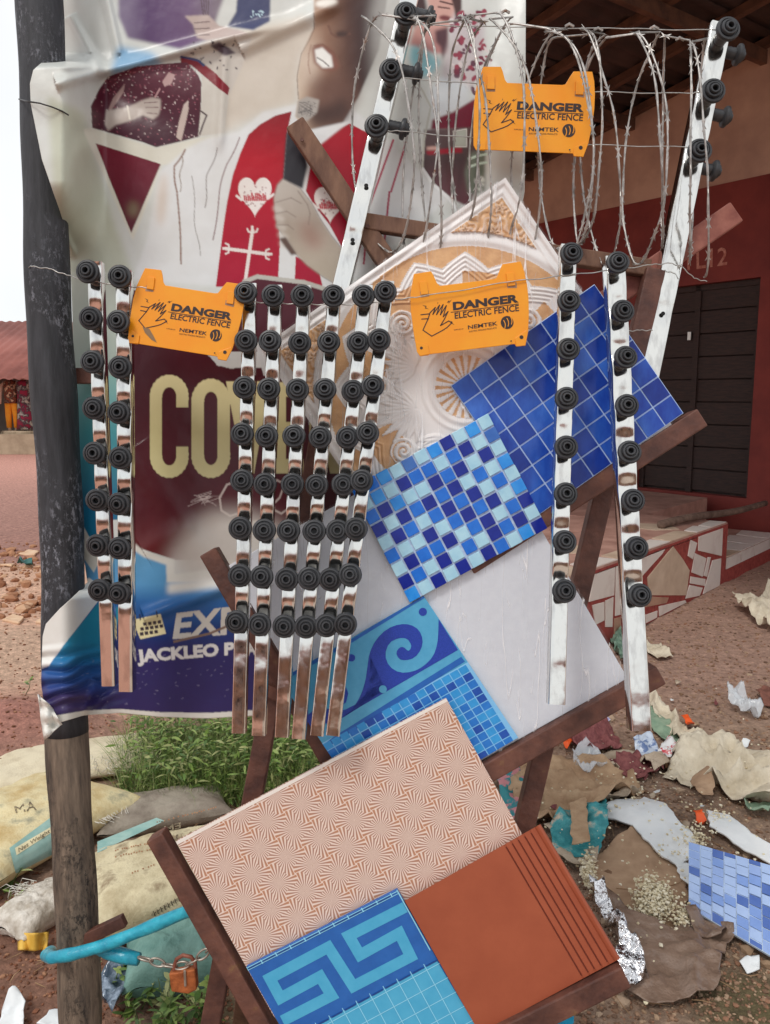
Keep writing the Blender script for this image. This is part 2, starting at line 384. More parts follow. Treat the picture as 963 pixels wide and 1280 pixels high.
# porch platform
c0 = E1 - e * 1.3; c1 = E2.copy()
def to_wall(p, d):  # go from p along d to the wall plane
    return p + d * ((W0 - p).dot(nW) / d.dot(nW))
c2 = to_wall(c1, e) - e * .02; NB = nE * .7; c3 = W0 - wd * 4.9 + nW * .01
c2.z = c3.z = 0
plat = [Vector((p.x, p.y, PH)) for p in (c0, c1, c1 - NB, c2 - NB + nW * .02, c3)]
pf = MB().prism(plat, (0, 0, -PH)).build('porch_floor', m_floor_d, None); tag(pf, kind='structure')
porch = pf
# floor slabs: irregular stone pieces near the edge, material beyond
def on_edge(px, py, off=.0): return PL(px, py, E1 + nE * off, nE)
Z6 = lambda x, y: (700 + x * .2731, 620 + y * .2731)
red_face = MB().prism([c0 + nE * .006, c1 + nE * .006, Vector((c1.x, c1.y, PH - .012)) + nE * .006, Vector((c0.x, c0.y, PH - .012)) + nE * .006], -nE * .005).build('grout_face', m_grout, porch)
chips = [
 ([(640, 150), (750, 118), (742, 275), (635, 250)], 0), ([(428, 192), (585, 152), (632, 147), (628, 190), (425, 230)], 0),
 ([(520, 218), (565, 290), (595, 340), (580, 455), (410, 455), (402, 375)], 1), ([(600, 200), (630, 215), (610, 290), (588, 275)], 0),
 ([(620, 262), (672, 285), (655, 370), (605, 350)], 0), ([(680, 280), (692, 280), (675, 370), (660, 365)], 0), ([(600, 368), (668, 380), (665, 412), (597, 400)], 0),
 ([(595, 407), (655, 420), (640, 482), (577, 470)], 0), ([(700, 295), (740, 285), (730, 455), (655, 475)], 0), ([(370, 290), (485, 225), (470, 265), (380, 365)], 0),
 ([(160, 312), (255, 295), (250, 455), (135, 485)], 0), ([(165, 252), (275, 230), (275, 280), (168, 295)], 0), ([(258, 310), (292, 305), (292, 540), (255, 550)], 0),
 ([(455, 505), (575, 478), (578, 545), (455, 585)], 0), ([(392, 545), (448, 525), (445, 575), (395, 605)], 0), ([(415, 460), (500, 465), (490, 490), (390, 510)], 2),
 ([(40, 280), (100, 265), (90, 290), (38, 300)], 0), ([(150, 500), (205, 485), (205, 570), (165, 590)], 0), ([(210, 480), (247, 462), (242, 600), (210, 600)], 0),
 ([(250, 562), (300, 547), (300, 640), (250, 640)], 2), ([(365, 232), (420, 198), (420, 235), (370, 268)], 0), ([(300, 240), (355, 225), (360, 285), (300, 295)], 0), ([(300, 310), (360, 300), (372, 430), (300, 440)], 0),
 ([(305, 455), (380, 445), (385, 530), (305, 545)], 1), ([(20, 320), (120, 310), (105, 470), (20, 480)], 1), ([(15, 500), (110, 490), (120, 620), (15, 640)], 0), ([(310, 560), (385, 548), (388, 610), (310, 630)], 0)]
for pts, kd in chips:
    q = [on_edge(*Z6(x, y), .012) for x, y in pts]
    q = [Vector((p.x, p.y, min(max(p.z, .012), PH - .03))) for p in q]
    MB().prism(q, -nE * .007).build('stone_chip', (m_marb, m_marb2, m_marb3)[kd], porch, bevel=.002)
Le = (E1 - c0).length - .25; t = .04
while t < Le:
    w = random.uniform(.14, .3); z0 = .04
    while z0 < PH - .12:
        hh = min(random.uniform(.1, .22), PH - .05 - z0); j5 = lambda: random.uniform(-.012, .012)
        q = [(t + .012 + j5(), z0 + j5() * .5), (t + w - .012 + j5(), z0 + j5() * .5), (t + w - .012 + j5(), z0 + hh - .02 + j5() * .5), (t + .012 + j5(), z0 + hh - .02 + j5() * .5)]
        MB().prism([Vector((c0.x + e.x * a5, c0.y + e.y * a5, max(.012, b5))) + nE * .012 for a5, b5 in q], -nE * .007).build('stone_chip', random.choice((m_marb, m_marb, m_marb2, m_marb3)), porch, bevel=.002)
        z0 += hh
    t += w
# top course along the porch edge: marble strips laid flat
t = 0.05; L = (c1 - c0).length
while t < L - .15:
    w = random.uniform(.22, .5); w = min(w, L - t - .02); dpt = random.uniform(.1, .18)
    q = [c0 + e * t - nE * .004, c0 + e * (t + w) - nE * .004, c0 + e * (t + w - .02) - nE * dpt, c0 + e * (t + .02) - nE * (dpt * random.uniform(.75, 1.1))]
    MB().prism([Vector((p.x, p.y, PH + .008)) for p in q], (0, 0, -.007)).build('edge_slab', random.choice((m_marb, m_marb, m_marb2)), porch)
    t += w + .02
# irregular floor slabs behind the edge
SLABS = []
for k in range(130):
    t = random.uniform(.1, L - .2); dd = .3 + 3.2 * random.random() ** 1.3
    c = c0 + e * t - nE * dd; rr = random.uniform(.14, .3); nn = random.choice((4, 5, 5)); a0 = random.uniform(0, 6)
    if not all((c - o_).length > (rr + r_) * .78 for o_, r_ in SLABS): continue
    SLABS.append((c, rr))
    q = [c + Vector((math.cos(a0 + 6.283 * j / nn), math.sin(a0 + 6.283 * j / nn), 0)) * rr * random.uniform(.85, 1.1) for j in range(nn)]
    if any((p - W0).dot(nW) < .05 for p in q) or any((p - c1).dot(e) > -.1 for p in q): continue
    MB().prism([Vector((p.x, p.y, PH + .006)) for p in q], (0, 0, -.005)).build('floor_slab', random.choice((m_floor_d, m_marb3, m_floor_d, m_marb2)), porch)
# lower step to the right
SH = .22; s0 = E2 + e * .004; s1 = c2.copy(); NB2 = nE * .69; s2 = s1 - NB2; s3 = s0 - NB2; SL = (s1 - s0).length
step = MB().prism([Vector((p.x, p.y, SH)) for p in (s0, s1, s2, s3)], (0, 0, -SH)).build('porch_step', m_floor_d, None); tag(step, kind='structure')
t = .0
MB().prism([s0 + nE * .005, s1 + nE * .005, Vector((s1.x, s1.y, SH - .10)) + nE * .005, Vector((s0.x, s0.y, SH - .10)) + nE * .005], -nE * .004).build('grout_face', m_grout, step)
while t < SL - .2:
    w = min(random.uniform(.35, .6), SL - t - .02)
    MB().prism([Vector((p.x, p.y, SH + .008)) for p in (s0 + e * (t + .01), s0 + e * (t + w), s0 + e * (t + w - .03) - nE * .34, s0 + e * (t + .03) - nE * .3)], (0, 0, -.007)).build('edge_slab', random.choice((m_marb, m_marb2, m_marb)), step)
    q = [s0 + e * (t + .01) + nE * .01, s0 + e * (t + w) + nE * .01]
    MB().prism([Vector((q[0].x, q[0].y, SH - .095)), Vector((q[1].x, q[1].y, SH - .095)), Vector((q[1].x, q[1].y, SH - .003)), Vector((q[0].x, q[0].y, SH - .003))], -nE * .008).build('stone_chip', m_marb, step)
    t += w + .015
# wooden pole lying on the porch floor
pa = GP(826, 656, PH + .035); pb = GP(957, 630, PH + .035)
pl = MB().tube([pa + (pb - pa) * f + Vector((0, 0, .012 * math.sin(f * 7))) for f in np.linspace(0, 1, 14)], [.034 - .008 * f for f in np.linspace(0, 1, 14)], 10).build('wooden_pole', M('weathered_pole', A(70, 52, 44, 1.5), A(104, 84, 72, 1.5), rough=.9, scale=14, bump=.4), None, smooth=True)
tag(pl, 'long weathered wooden pole lying along the porch floor edge', 'pole')
# porch roof: tin sheets over purlins and rafters
RP0 = WP(657, 219); RP1 = WP(963, 62); zr = (RP0.z + RP1.z) / 2
rdir = (RP1 - RP0).normalized(); rout = (nW + Vector((0, 0, -.035))).normalized()
roofT = thing('porch_roof', 'rusty corrugated tin porch roof on brown timber beams, seen from below', 'roof', tuple(RP0))
def rp(t, d, dz=0.0): return RP0 + rdir * t + rout * d + Vector((0, 0, dz))
LR = (RP1 - RP0).length
nsheet = 9; t0s, t1s = -3.2, LR + 5.0
for k in range(nsheet):
    a0 = t0s + (t1s - t0s) * k / nsheet; a1 = t0s + (t1s - t0s) * (k + 1) / nsheet + .06
    def fn(u, v, a0=a0, a1=a1, k=k):
        t = a0 + (a1 - a0) * u; return rp(t, -.25 + 5.2 * v, .11 + .018 * math.sin(u * 2 * math.pi * 7) + .003 * (k % 2))
    MB().grid(fn, 70, 4).build('tin_sheet', m_tin, roofT, smooth=True, solid=.003)
for k in range(7):
    d = .05 + .78 * k; MB().bar(rp(t0s, d, .055), rp(t1s, d, .055), .07, .075, (0, 0, 1)).build('purlin', m_beam, roofT)
for k in range(7):
    t = t0s + .4 + 1.45 * k; MB().bar(rp(t, -.1, -.045), rp(t, 4.9, -.045), .06, .12, (0, 0, 1)).build('rafter', m_beam, roofT)
MB().bar(rp(t0s, 4.85, -.16), rp(t1s, 4.85, -.16), .08, .12, (0, 0, 1)).build('edge_beam', m_beam, roofT)
for t in (t0s + .3, t1s - .3):
    p = rp(t, 4.85, -.22); MB().tube([p, Vector((p.x, p.y, 0))], .06, 10).build('roof_post', m_beam, roofT, smooth=True)

# ================================================================== FAR SHOP (left)
YS = 22.5
def YPt(px, py, Y): r = ray(px, py); return CAM + r * (Y / r.y)
shop = thing('roadside_shop', 'low far shop with a rust red tin roof across the dirt road', 'shop', (-11, YS, 0))
xl, xr = -26.0, -4.0; zp = YPt(20, 541, YS).z; ze = YPt(20, 474, YS).z; zrd = YPt(20, 402, YS + 3.2).z
m_srf = M('rust_red_roof', A(112, 62, 54, 1.2), A(140, 84, 74, 1.2), rough=.8, scale=.9, detail=8, bump=.1)
m_conc = M('old_concrete', A(136, 120, 100), A(160, 144, 122), rough=.9, scale=3, bump=.2)
MB().prism([(xl, YS - .9, zp), (xr, YS - .9, zp), (xr, YS + 6, zp), (xl, YS + 6, zp)], (0, 0, -zp)).build('platform', m_conc, shop)
MB().prism([(xl, YS + 1.6, zp), (xr, YS + 1.6, zp), (xr, YS + 1.6, ze + .6), (xl, YS + 1.6, ze + .6)], (0, .2, 0)).build('wall', M('shop_wall', A(92, 84, 78), A(112, 102, 94), rough=.9, scale=2), shop)
for k in range(12):
    a0 = xl + (xr - xl) * k / 12; a1 = xl + (xr - xl) * (k + 1) / 12 + .05
    MB().grid(lambda u, v: (a0 + (a1 - a0) * u, YS - 1.3 + 4.6 * v, ze - .02 + (zrd - ze) * v * 1.02 + .02 * math.sin(u * 44)), 40, 2).build('roof_sheet', m_srf, shop, smooth=True, solid=.01)
for k in range(8):
    x = xl + .3 + k * 3.05; MB().tube([(x, YS - .8, zp), (x, YS - .8, ze)], .06, 8).build('post', M('shop_post', A(80, 60, 50), rough=.8), shop)
MB().prism([(-13.2, YS + 1.58, zp + .02), (-12.0, YS + 1.58, zp + .02), (-12.0, YS + 1.58, zp + 2.0), (-13.2, YS + 1.58, zp + 2.0)], (0, .01, 0)).build('door', M('shop_door', A(40, 30, 28), rough=.7), shop)
def mannequin(px, name, label, top_mat, leg_mat, long):
    base = YPt(px, 541, YS - .45); x, y, z = base.x, base.y, zp
    r = thing(name, label, 'mannequin', (x, y, z), 'mannequins outside the far shop')
    skin = M('mannequin_skin', A(190, 160, 140), rough=.5)
    MB().lathe([(0, 0), (.3, 0), (.3, .05), (.27, .08), (0, .08)], 16, Matrix.Translation((x, y, z))).build('base', m_conc, r)
    sk = MB()
    for s in (-1, 1):
        sk.tube([(x + .09 * s, y, z + .07), (x + .09 * s, y, z + .45), (x + .08 * s, y, z + .85), (x + .03 * s, y, z + 1.0)], [.04, .055, .08, .09], 10)
        sk.tube([(x + .14 * s, y, z + 1.38), (x + .24 * s, y, z + 1.3), (x + .27 * s, y - .02, z + 1.05), (x + .28 * s, y - .06, z + .8)], [.05, .045, .038, .03], 8)
    sk.tube([(x, y, z + .9), (x, y, z + 1.1), (x, y, z + 1.35), (x, y, z + 1.46), (x, y, z + 1.52)], [.13, .12, .15, .07, .05], 12)
    sk.build('body', skin, r, smooth=True)
    MB().tube([(x, y, z + .82), (x, y, z + 1.0), (x, y, z + 1.2), (x, y, z + 1.4), (x, y, z + 1.45)], [.19, .17, .18, .17, .08], 12, cap=False).build('shirt', top_mat, r, smooth=True, solid=.01)
    lg = MB()
    if long: lg.tube([(x, y, z + .12), (x, y, z + .5), (x, y, z + .95)], [.23, .2, .17], 14)
    else:
        for s in (-1, 1): lg.tube([(x + .1 * s, y, z + .16), (x + .1 * s, y, z + .5), (x + .075 * s, y, z + .9), (x + .04 * s, y, z + .97)], [.07, .085, .11, .12], 10)
    lg.build('skirt' if long else 'trousers', leg_mat, r, smooth=True)
m_shirt = M('patterned_shirt', A(120, 60, 40), A(40, 26, 26), rough=.9, scale=9, c3=A(190, 150, 120), lo=.42, hi=.5)
m_dress = M('floral_dress', A(130, 30, 56), A(46, 44, 50), rough=.9, scale=7, c3=A(170, 160, 150), lo=.42, hi=.5)
mannequin(17, 'mannequin', 'mannequin in orange trousers and a patterned shirt outside the far shop', m_shirt, M('orange_trousers', A(232, 110, 20, 1.6), A(240, 130, 30, 1.6), rough=.8), False)
mannequin(33, 'mannequin', 'mannequin in a dark floral dress beside the pole at the far shop', m_dress, m_dress, True)
# ================================================================== ADDED HOUSE (unseen behind the viewer, gives the polished steel brown to mirror)
opp = thing('reflection_house', 'unseen brown house added behind the viewer for the steel reflections', 'house', (0, -18, 0))
MB().box((0, -19.5, 1.35), (20, 0, 0), (0, 1.5, 0), (0, 0, 1.35)).build('wall', M('mud_brown_wall', A(120, 84, 64), A(146, 108, 84), rough=.9, scale=1.5), opp)
MB().prism([(-20.6, -17.2, 2.4), (20.6, -17.2, 2.4), (20.6, -20.4, 3.2), (-20.6, -20.4, 3.2)], (0, 0, .06)).build('roof', m_srf, opp)
for k in range(9):
    x = -16 + k * 4.1
    if k % 3 == 1: MB().box((x, -17.99, 1.0), (.5, 0, 0), (0, .03, 0), (0, 0, 1.0)).build('door', m_wood, opp)
    else: MB().box((x, -17.99, 1.45), (.5, 0, 0), (0, .03, 0), (0, 0, .5)).build('window', M('dark_window', A(30, 30, 34), rough=.2), opp)

# ================================================================== LEFT POLE
def lerp_tab(tab, y):
    ys = [t[0] for t in tab]; return np.interp(y, ys, [t[1] for t in tab])
def pole_mat(name, base, base2, fleck, fl_amt):
    m = bpy.data.materials.new(name); m.use_nodes = True; n = m.node_tree.nodes; l = m.node_tree.links; b = n['Principled BSDF']; b.inputs['Roughness'].default_value = .62
    g = n.new('ShaderNodeNewGeometry'); mp = n.new('ShaderNodeMapping'); mp.inputs['Scale'].default_value = (1, 1, .12); l.new(g.outputs['Position'], mp.inputs['Vector'])
    def nz(sc, vec, det=8, ro=.65):
        t = n.new('ShaderNodeTexNoise'); t.inputs['Scale'].default_value = sc; t.inputs['Detail'].default_value = det; t.inputs['Roughness'].default_value = ro; l.new(vec, t.inputs['Vector']); return t.outputs['Fac']
    def rp_(fac, a_, b_, ca=(0, 0, 0, 1), cb=(1, 1, 1, 1)):
        r = n.new('ShaderNodeValToRGB'); r.color_ramp.elements[0].position = a_; r.color_ramp.elements[1].position = b_; r.color_ramp.elements[0].color = ca; r.color_ramp.elements[1].color = cb; l.new(fac, r.inputs['Fac']); return r.outputs['Color']
    grain = nz(60, mp.outputs['Vector']); base_c = rp_(grain, .32, .68, base, base2)
    mp2 = n.new('ShaderNodeMapping'); mp2.inputs['Scale'].default_value = (1, 1, .5); l.new(g.outputs['Position'], mp2.inputs['Vector'])
    patch = rp_(nz(6, mp2.outputs['Vector'], 4), .49, .6); fine = rp_(nz(110, mp2.outputs['Vector'], 10, .85), .52, .55)
    mm = n.new('ShaderNodeMath'); mm.operation = 'MULTIPLY'; l.new(patch, mm.inputs[0]); l.new(fine, mm.inputs[1]); m2 = n.new('ShaderNodeMath'); m2.operation = 'MULTIPLY'; l.new(mm.outputs[0], m2.inputs[0]); m2.inputs[1].default_value = fl_amt
    x = n.new('ShaderNodeMix'); x.data_type = 'RGBA'; l.new(m2.outputs[0], x.inputs['Factor']); l.new(base_c, x.inputs['A']); x.inputs['B'].default_value = fleck; l.new(x.outputs['Result'], b.inputs['Base Color'])
    bp = n.new('ShaderNodeBump'); bp.inputs['Strength'].default_value = .7; bp.inputs['Distance'].default_value = .004; ad = n.new('ShaderNodeMath'); ad.operation = 'ADD'; l.new(grain, ad.inputs[0]); l.new(m2.outputs[0], ad.inputs[1]); l.new(ad.outputs[0], bp.inputs['Height']); l.new(bp.outputs['Normal'], b.inputs['Normal']); return m
m_pole = pole_mat('tarred_pole', A(26, 27, 31, 1.1), A(58, 59, 64, 1.1), A(150, 152, 162, 1.1), .8)
m_pole2 = pole_mat('bare_pole_wood', A(58, 50, 44, 1.2), A(128, 112, 96, 1.2), A(34, 32, 32, 1), .85)
PT = CAM + ray(46, -40) * 1.655; PB = CAM + ray(101, 1290) * 1.80
PB = PT + (PB - PT) * ((0 - PT.z) / (PB.z - PT.z)) 
pole = thing('wooden_pole', 'thick tarred wooden pole, bare grey at its foot, beside the banner', 'pole', (PB.x, PB.y, 0))
def pole_seg(f0, f1, n_, r0):
    P = []; rr = []
    for i in range(n_ + 1):
        f = f0 + (f1 - f0) * i / n_; p = PT + (PB - PT) * f
        P.append(p + Vector((.003 * math.sin(f * 17), .003 * math.cos(f * 13), 0))); rr.append(r0 + .001 * math.sin(f * 23) + .0012 * math.sin(f * 57))
    return MB().tube(P, rr, 28)
pf_ = .66
pole_seg(-.12, pf_, 60, .0455).build('tarred_shaft', m_pole, pole, smooth=True)
pole_seg(pf_ - .01, 1.06, 40, .0448).build('bare_foot', m_pole2, pole, smooth=True)

# ================================================================== BANNER
SS = 2.0; BX0, BY0, BW, BH = 20, -70, 660, 1000
yy, xx = np.mgrid[0:int(BH * SS), 0:int(BW * SS)]; PXc = xx / SS + BX0; PYc = yy / SS + BY0
CV = np.empty(PXc.shape + (3,)); CV[:] = A(200, 203, 199, 1.15)[:3]
def mask_poly(pts, X, Y):
    pts = np.asarray(pts, float); m = np.zeros(X.shape, bool); n_ = len(pts)
    for i in range(n_):
        x1, y1 = pts[i]; x2, y2 = pts[(i + 1) % n_]
        if y1 == y2: continue
        c = ((y1 > Y) != (y2 > Y)) & (X < (x2 - x1) * (Y - y1) / (y2 - y1) + x1); m ^= c
    return m
def paint(pts, col, soft=0.0, alpha=1.0):
    """fill a polygon on the banner print; col = (r,g,b) 0-255 or function of pixel arrays"""
    pts = np.asarray(pts, float); pad = 2 + soft * 2
    x0 = max(0, int((pts[:, 0].min() - pad - BX0) * SS)); x1 = min(CV.shape[1], int((pts[:, 0].max() + pad - BX0) * SS) + 2)
    y0 = max(0, int((pts[:, 1].min() - pad - BY0) * SS)); y1 = min(CV.shape[0], int((pts[:, 1].max() + pad - BY0) * SS) + 2)
    if x1 <= x0 or y1 <= y0: return
    X = PXc[y0:y1, x0:x1]; Y = PYc[y0:y1, x0:x1]; m = mask_poly(pts, X, Y).astype(float)
    if soft:
        k = max(1, int(soft * SS))
        for ax in (0, 1):
            for _ in range(2):
                c = np.cumsum(np.concatenate([np.repeat(m.take([0], ax), k + 1, ax), m, np.repeat(m.take([-1], ax), k, ax)], ax), ax)
                m = (c.take(range(2 * k + 1, c.shape[ax]), ax) - c.take(range(0, c.shape[ax] - 2 * k - 1), ax)) / (2 * k + 1)
    m = m * alpha
    cc = col(X, Y) if callable(col) else np.array(A(*col, 1.2)[:3])
    CV[y0:y1, x0:x1] = CV[y0:y1, x0:x1] * (1 - m[..., None]) + cc * m[..., None]
def vgrad(stops):
    ys = [s_[0] for s_ in stops]; cs = np.array([A(*s_[1], 1.2)[:3] for s_ in stops])
    return lambda X, Y: np.stack([np.interp(Y, ys, cs[:, i]) for i in range(3)], -1)
def hgrad(stops):
    xs = [s_[0] for s_ in stops]; cs = np.array([A(*s_[1], 1.2)[:3] for s_ in stops])
    return lambda X, Y: np.stack([np.interp(X, xs, cs[:, i]) for i in range(3)], -1)
def stroke(pts, w, col, alpha=1.0, closed=False):
    P = [np.array(p, float) for p in pts]
    if closed: P.append(P[0])
    for a_, b_ in zip(P[:-1], P[1:]):
        d = b_ - a_; L_ = np.hypot(*d)
        if L_ < 1e-6: continue
        d /= L_; nn = np.array([-d[1], d[0]]) * w / 2; a2 = a_ - d * w * .3; b2 = b_ + d * w * .3
        paint([a2 + nn, b2 + nn, b2 - nn, a2 - nn], col, alpha=alpha)
def ell(cx, cy, rx, ry, a0=0, a1=360, n_=28, rot=0):
    o = []
    for i in range(n_ + 1):
        a_ = R(a0 + (a1 - a0) * i / n_); x, y = rx * math.cos(a_), ry * math.sin(a_); c, s_ = math.cos(R(rot)), math.sin(R(rot))
        o.append((cx + x * c - y * s_, cy + x * s_ + y * c))
    return o
def ptext(s_, corners, col, bold=.02):
    v, t = text_tris(s_, bold); q = quad_map(corners)
    for tri in t: paint([q(*v[i]) for i in tri], col)
Z7 = lambda L_: [(100 + x * .2388, 80 + y * .2388) for x, y in L_]
ZF = lambda L_: [(280 + x * .2813, y * .2813) for x, y in L_]
ZU = lambda L_: [(x * .3427, y * .3427) for x, y in L_]
ZR = lambda L_: [(500 + x * .2031, y * .2031) for x, y in L_]
# left margin: pale grey-green running down into teal
paint([(60, 120), (104, 140), (118, 190), (140, 270), (168, 345), (170, 450), (80, 450)], (180, 184, 168), 4)
paint([(262, 60), (300, 35), (380, 20), (400, 40), (376, 70), (372, 130), (330, 142), (285, 165), (262, 168), (275, 110)], (192, 184, 172), 6)
paint([(80, 340), (168, 340), (168, 470), (80, 470)], vgrad([(340, (188, 192, 180)), (470, (150, 168, 160))]))
paint([(85, 470), (168, 470), (168, 650), (85, 650)], vgrad([(470, (128, 170, 164)), (540, (70, 142, 150)), (640, (28, 96, 132))]))
# upper pictures
paint([(150, -60), (300, -60), (262, 50), (225, 62), (160, 48), (148, 20)], hgrad([(150, (120, 108, 132)), (185, (78, 52, 92)), (235, (98, 74, 108)), (270, (120, 108, 120))]), 2)
paint([(138, 95), (148, 58), (190, 66), (205, 80), (170, 88)], (126, 164, 194), 4)
paint(ZU([(675, 60), (760, 55), (800, 95), (870, 110), (910, 125), (760, 150), (720, 140), (705, 90)]), (176, 160, 154), 1)
for k in range(3): stroke(ZU([(710, 85 + 22 * k), (765, 80 + 24 * k)]), 1.6, (120, 104, 102))
for k in range(4): stroke(ZU([(735 + 9 * k, 0), (742 + 6 * k, 55)]), 1.2, (80, 62, 70))
paint(ZU([(870, -60), (990, -60), (985, 80), (925, 112), (830, 98), (862, 45)]), (62, 66, 98), 1)
for k in range(14): paint(ell(323 + random.uniform(-9, 9), 17 + random.uniform(-5, 5), 1.6, .8, rot=random.uniform(0, 90)), (170, 196, 206))
paint(ZU([(655, 205), (760, 150), (860, 130), (925, 120), (890, 230), (840, 345), (720, 245)]), (186, 180, 172), 1)
for k in range(26): paint(ell(random.uniform(228, 296), random.uniform(50, 92), random.uniform(1, 2.6), .9, rot=random.uniform(0, 180)), (60, 50, 56))
paint(ZU([(765, 165), (800, 150), (862, 195), (820, 205)]), (84, 70, 78), 1)
paint(ZU([(658, 200), (720, 215), (790, 270), (838, 322), (830, 352), (770, 300), (700, 240), (660, 228)]), (120, 28, 40)); stroke(ZU([(660, 205), (725, 222), (745, 240)]), 3, (52, 66, 110))
# sequined blouse, arm and hand
blouse = Z7([(150, 62), (300, 10), (420, 0), (560, -8), (620, 60), (637, 100), (630, 380), (540, 405), (400, 438), (330, 410), (62, 335), (56, 220), (100, 130)])
paint(blouse, vgrad([(80, (96, 44, 58)), (120, (72, 20, 36)), (190, (58, 18, 36))]))
for k in range(420):
    x, y = random.uniform(118, 250), 82 + 100 * random.random() ** 1.6
    if mask_poly(blouse, np.array([[x]]), np.array([[y]]))[0, 0]: paint(ell(x, y, random.uniform(.4, 1.1), random.uniform(.4, .9), n_=6), random.choice([(206, 176, 178), (170, 100, 112), (150, 70, 90), (225, 205, 200)]))
paint(Z7([(150, 240), (175, 180), (238, 102), (230, 150), (190, 210), (160, 250)]), (150, 122, 118))
paint(Z7([(130, 315), (138, 245), (250, 228), (330, 190), (380, 175), (425, 185), (425, 230), (412, 270), (385, 292), (330, 270), (270, 298), (190, 320), (150, 350)]), (172, 160, 152), 1)
for q in ([(340, 205), (410, 200)], [(345, 230), (412, 228)], [(352, 258), (405, 262)]): stroke(Z7(q), 1.2, (118, 98, 96))
stroke(Z7([(250, 222), (262, 290)]), 2.2, (206, 198, 186)); stroke(Z7([(395, 175), (420, 130)]), 1.5, (190, 150, 150)); paint(Z7([(432, 95), (465, 45), (500, 58), (480, 105), (445, 120)]), (170, 140, 138))
paint(Z7([(505, 385), (520, 300), (545, 215), (568, 190), (570, 240), (555, 310), (532, 405)]), (182, 166, 158))
paint(Z7([(640, 60), (780, 170), (755, 360), (620, 380), (637, 200)]), (192, 188, 180))
stroke(Z7([(630, 245), (665, 270), (645, 320), (628, 370)]), 2, (60, 40, 46))
# maroon wedge and white vestment folds
paint(Z7([(20, 340), (58, 335), (400, 440), (640, 385), (1000, 350), (1000, 520), (430, 530), (280, 925), (20, 360)]), (204, 202, 190), 1)
paint(Z7([(80, 415), (425, 525), (270, 885)]), vgrad([(180, (104, 18, 40)), (290, (84, 20, 36))])); paint(ell(167, 262, 7, 10), (120, 108, 84), 4, .8)
paint([(166, 350), (184, 300), (200, 215), (235, 185), (262, 172), (300, 165), (330, 140), (420, 120), (470, 160), (560, 250), (420, 370)], (206, 208, 208), 2)
for q, w, c in (([(232, 187), (218, 208), (222, 240), (226, 330)], 2.2, (120, 84, 66)), ([(272, 185), (260, 220), (256, 260)], 1.1, (84, 60, 56)), ([(300, 172), (284, 205), (275, 240), (266, 300)], 1.4, (100, 40, 44)), ([(240, 220), (245, 280), (250, 320)], .9, (110, 100, 96)), ([(228, 195), (225, 240)], 1.2, (120, 100, 84))): stroke([np.array([np.interp(f_, np.linspace(0, 1, len(q)), [p_[0] for p_ in q]) + 1.5 * math.sin(f_ * 9), np.interp(f_, np.linspace(0, 1, len(q)), [p_[1] for p_ in q])]) for f_ in np.linspace(0, 1, 22)], w, c, .8)
paint(ell(203, 250, 5, 34, rot=4), (186, 158, 130), 5, .6)
# red stole, white heart and cross
paint(ZF([(302, 496), (230, 515), (160, 555), (110, 600), (75, 680), (40, 780), (15, 900), (0, 1000), (-35, 1275), (240, 1275), (250, 1080), (235, 900), (265, 790), (280, 600)]), vgrad([(140, (128, 10, 24)), (200, (166, 10, 32)), (360, (156, 12, 46))]))
paint(ZF([(365, 850), (385, 740), (415, 655), (480, 590), (560, 550), (655, 600), (620, 760), (560, 1040), (530, 1110), (470, 1000), (400, 910)]), vgrad([(150, (160, 10, 32)), (320, (140, 12, 40))]))
paint(ZF([(320, 1140), (420, 1190), (440, 1275), (314, 1275)]), (156, 12, 46))
def heart(cx, cy, w, h):
    o = []
    for i in range(40):
        a_ = 2 * math.pi * i / 40; x = 16 * math.sin(a_) ** 3; y = 13 * math.cos(a_) - 5 * math.cos(2 * a_) - 2 * math.cos(3 * a_) - math.cos(4 * a_)
        o.append((cx + x / 32 * w, cy - (y + 2.5) / 29 * h))
    return o
for cx, cy, w, h in ((319, 247, 42, 50), (413, 257, 40, 46)):
    paint(heart(cx, cy, w, h), (218, 212, 208)); stroke([(cx - w * .55, cy - 2), (cx - w * .4, cy + 3), (cx + w * .4, cy + 1), (cx + w * .56, cy - 4)], 3, (214, 208, 204))
    for k in range(12): x = cx - w * .32 + w * .62 * k / 11; stroke([(x, cy + random.uniform(-7, -1)), (x + 1, cy + 4)], 1.8, (170, 22, 44))
    for k in range(26): paint(ell(cx + random.uniform(-.36, .36) * w, cy + random.uniform(-.35, .25) * h, 1.3, .7, rot=random.uniform(0, 180), n_=8), (150, 110, 112))
stroke([(316, 288), (307, 352)], 4.2, (216, 208, 204)); stroke([(283, 311), (336, 318)], 4.2, (216, 208, 204))
for (x, y, dx, dy) in ((316, 287, 0, -1), (283, 311, -1, 0), (336, 318, 1, 0)):
    for s_ in (-1, 1): stroke([(x - dx * 4, y - dy * 4), (x - dx * 3 + dy * 5 * s_, y - dy * 3 + dx * 5 * s_), (x + dx + dy * 6.5 * s_, y + dy + dx * 6.5 * s_)], 2, (216, 208, 204))
    stroke([(x, y), (x + dx * 4, y + dy * 4)], 3, (216, 208, 204))
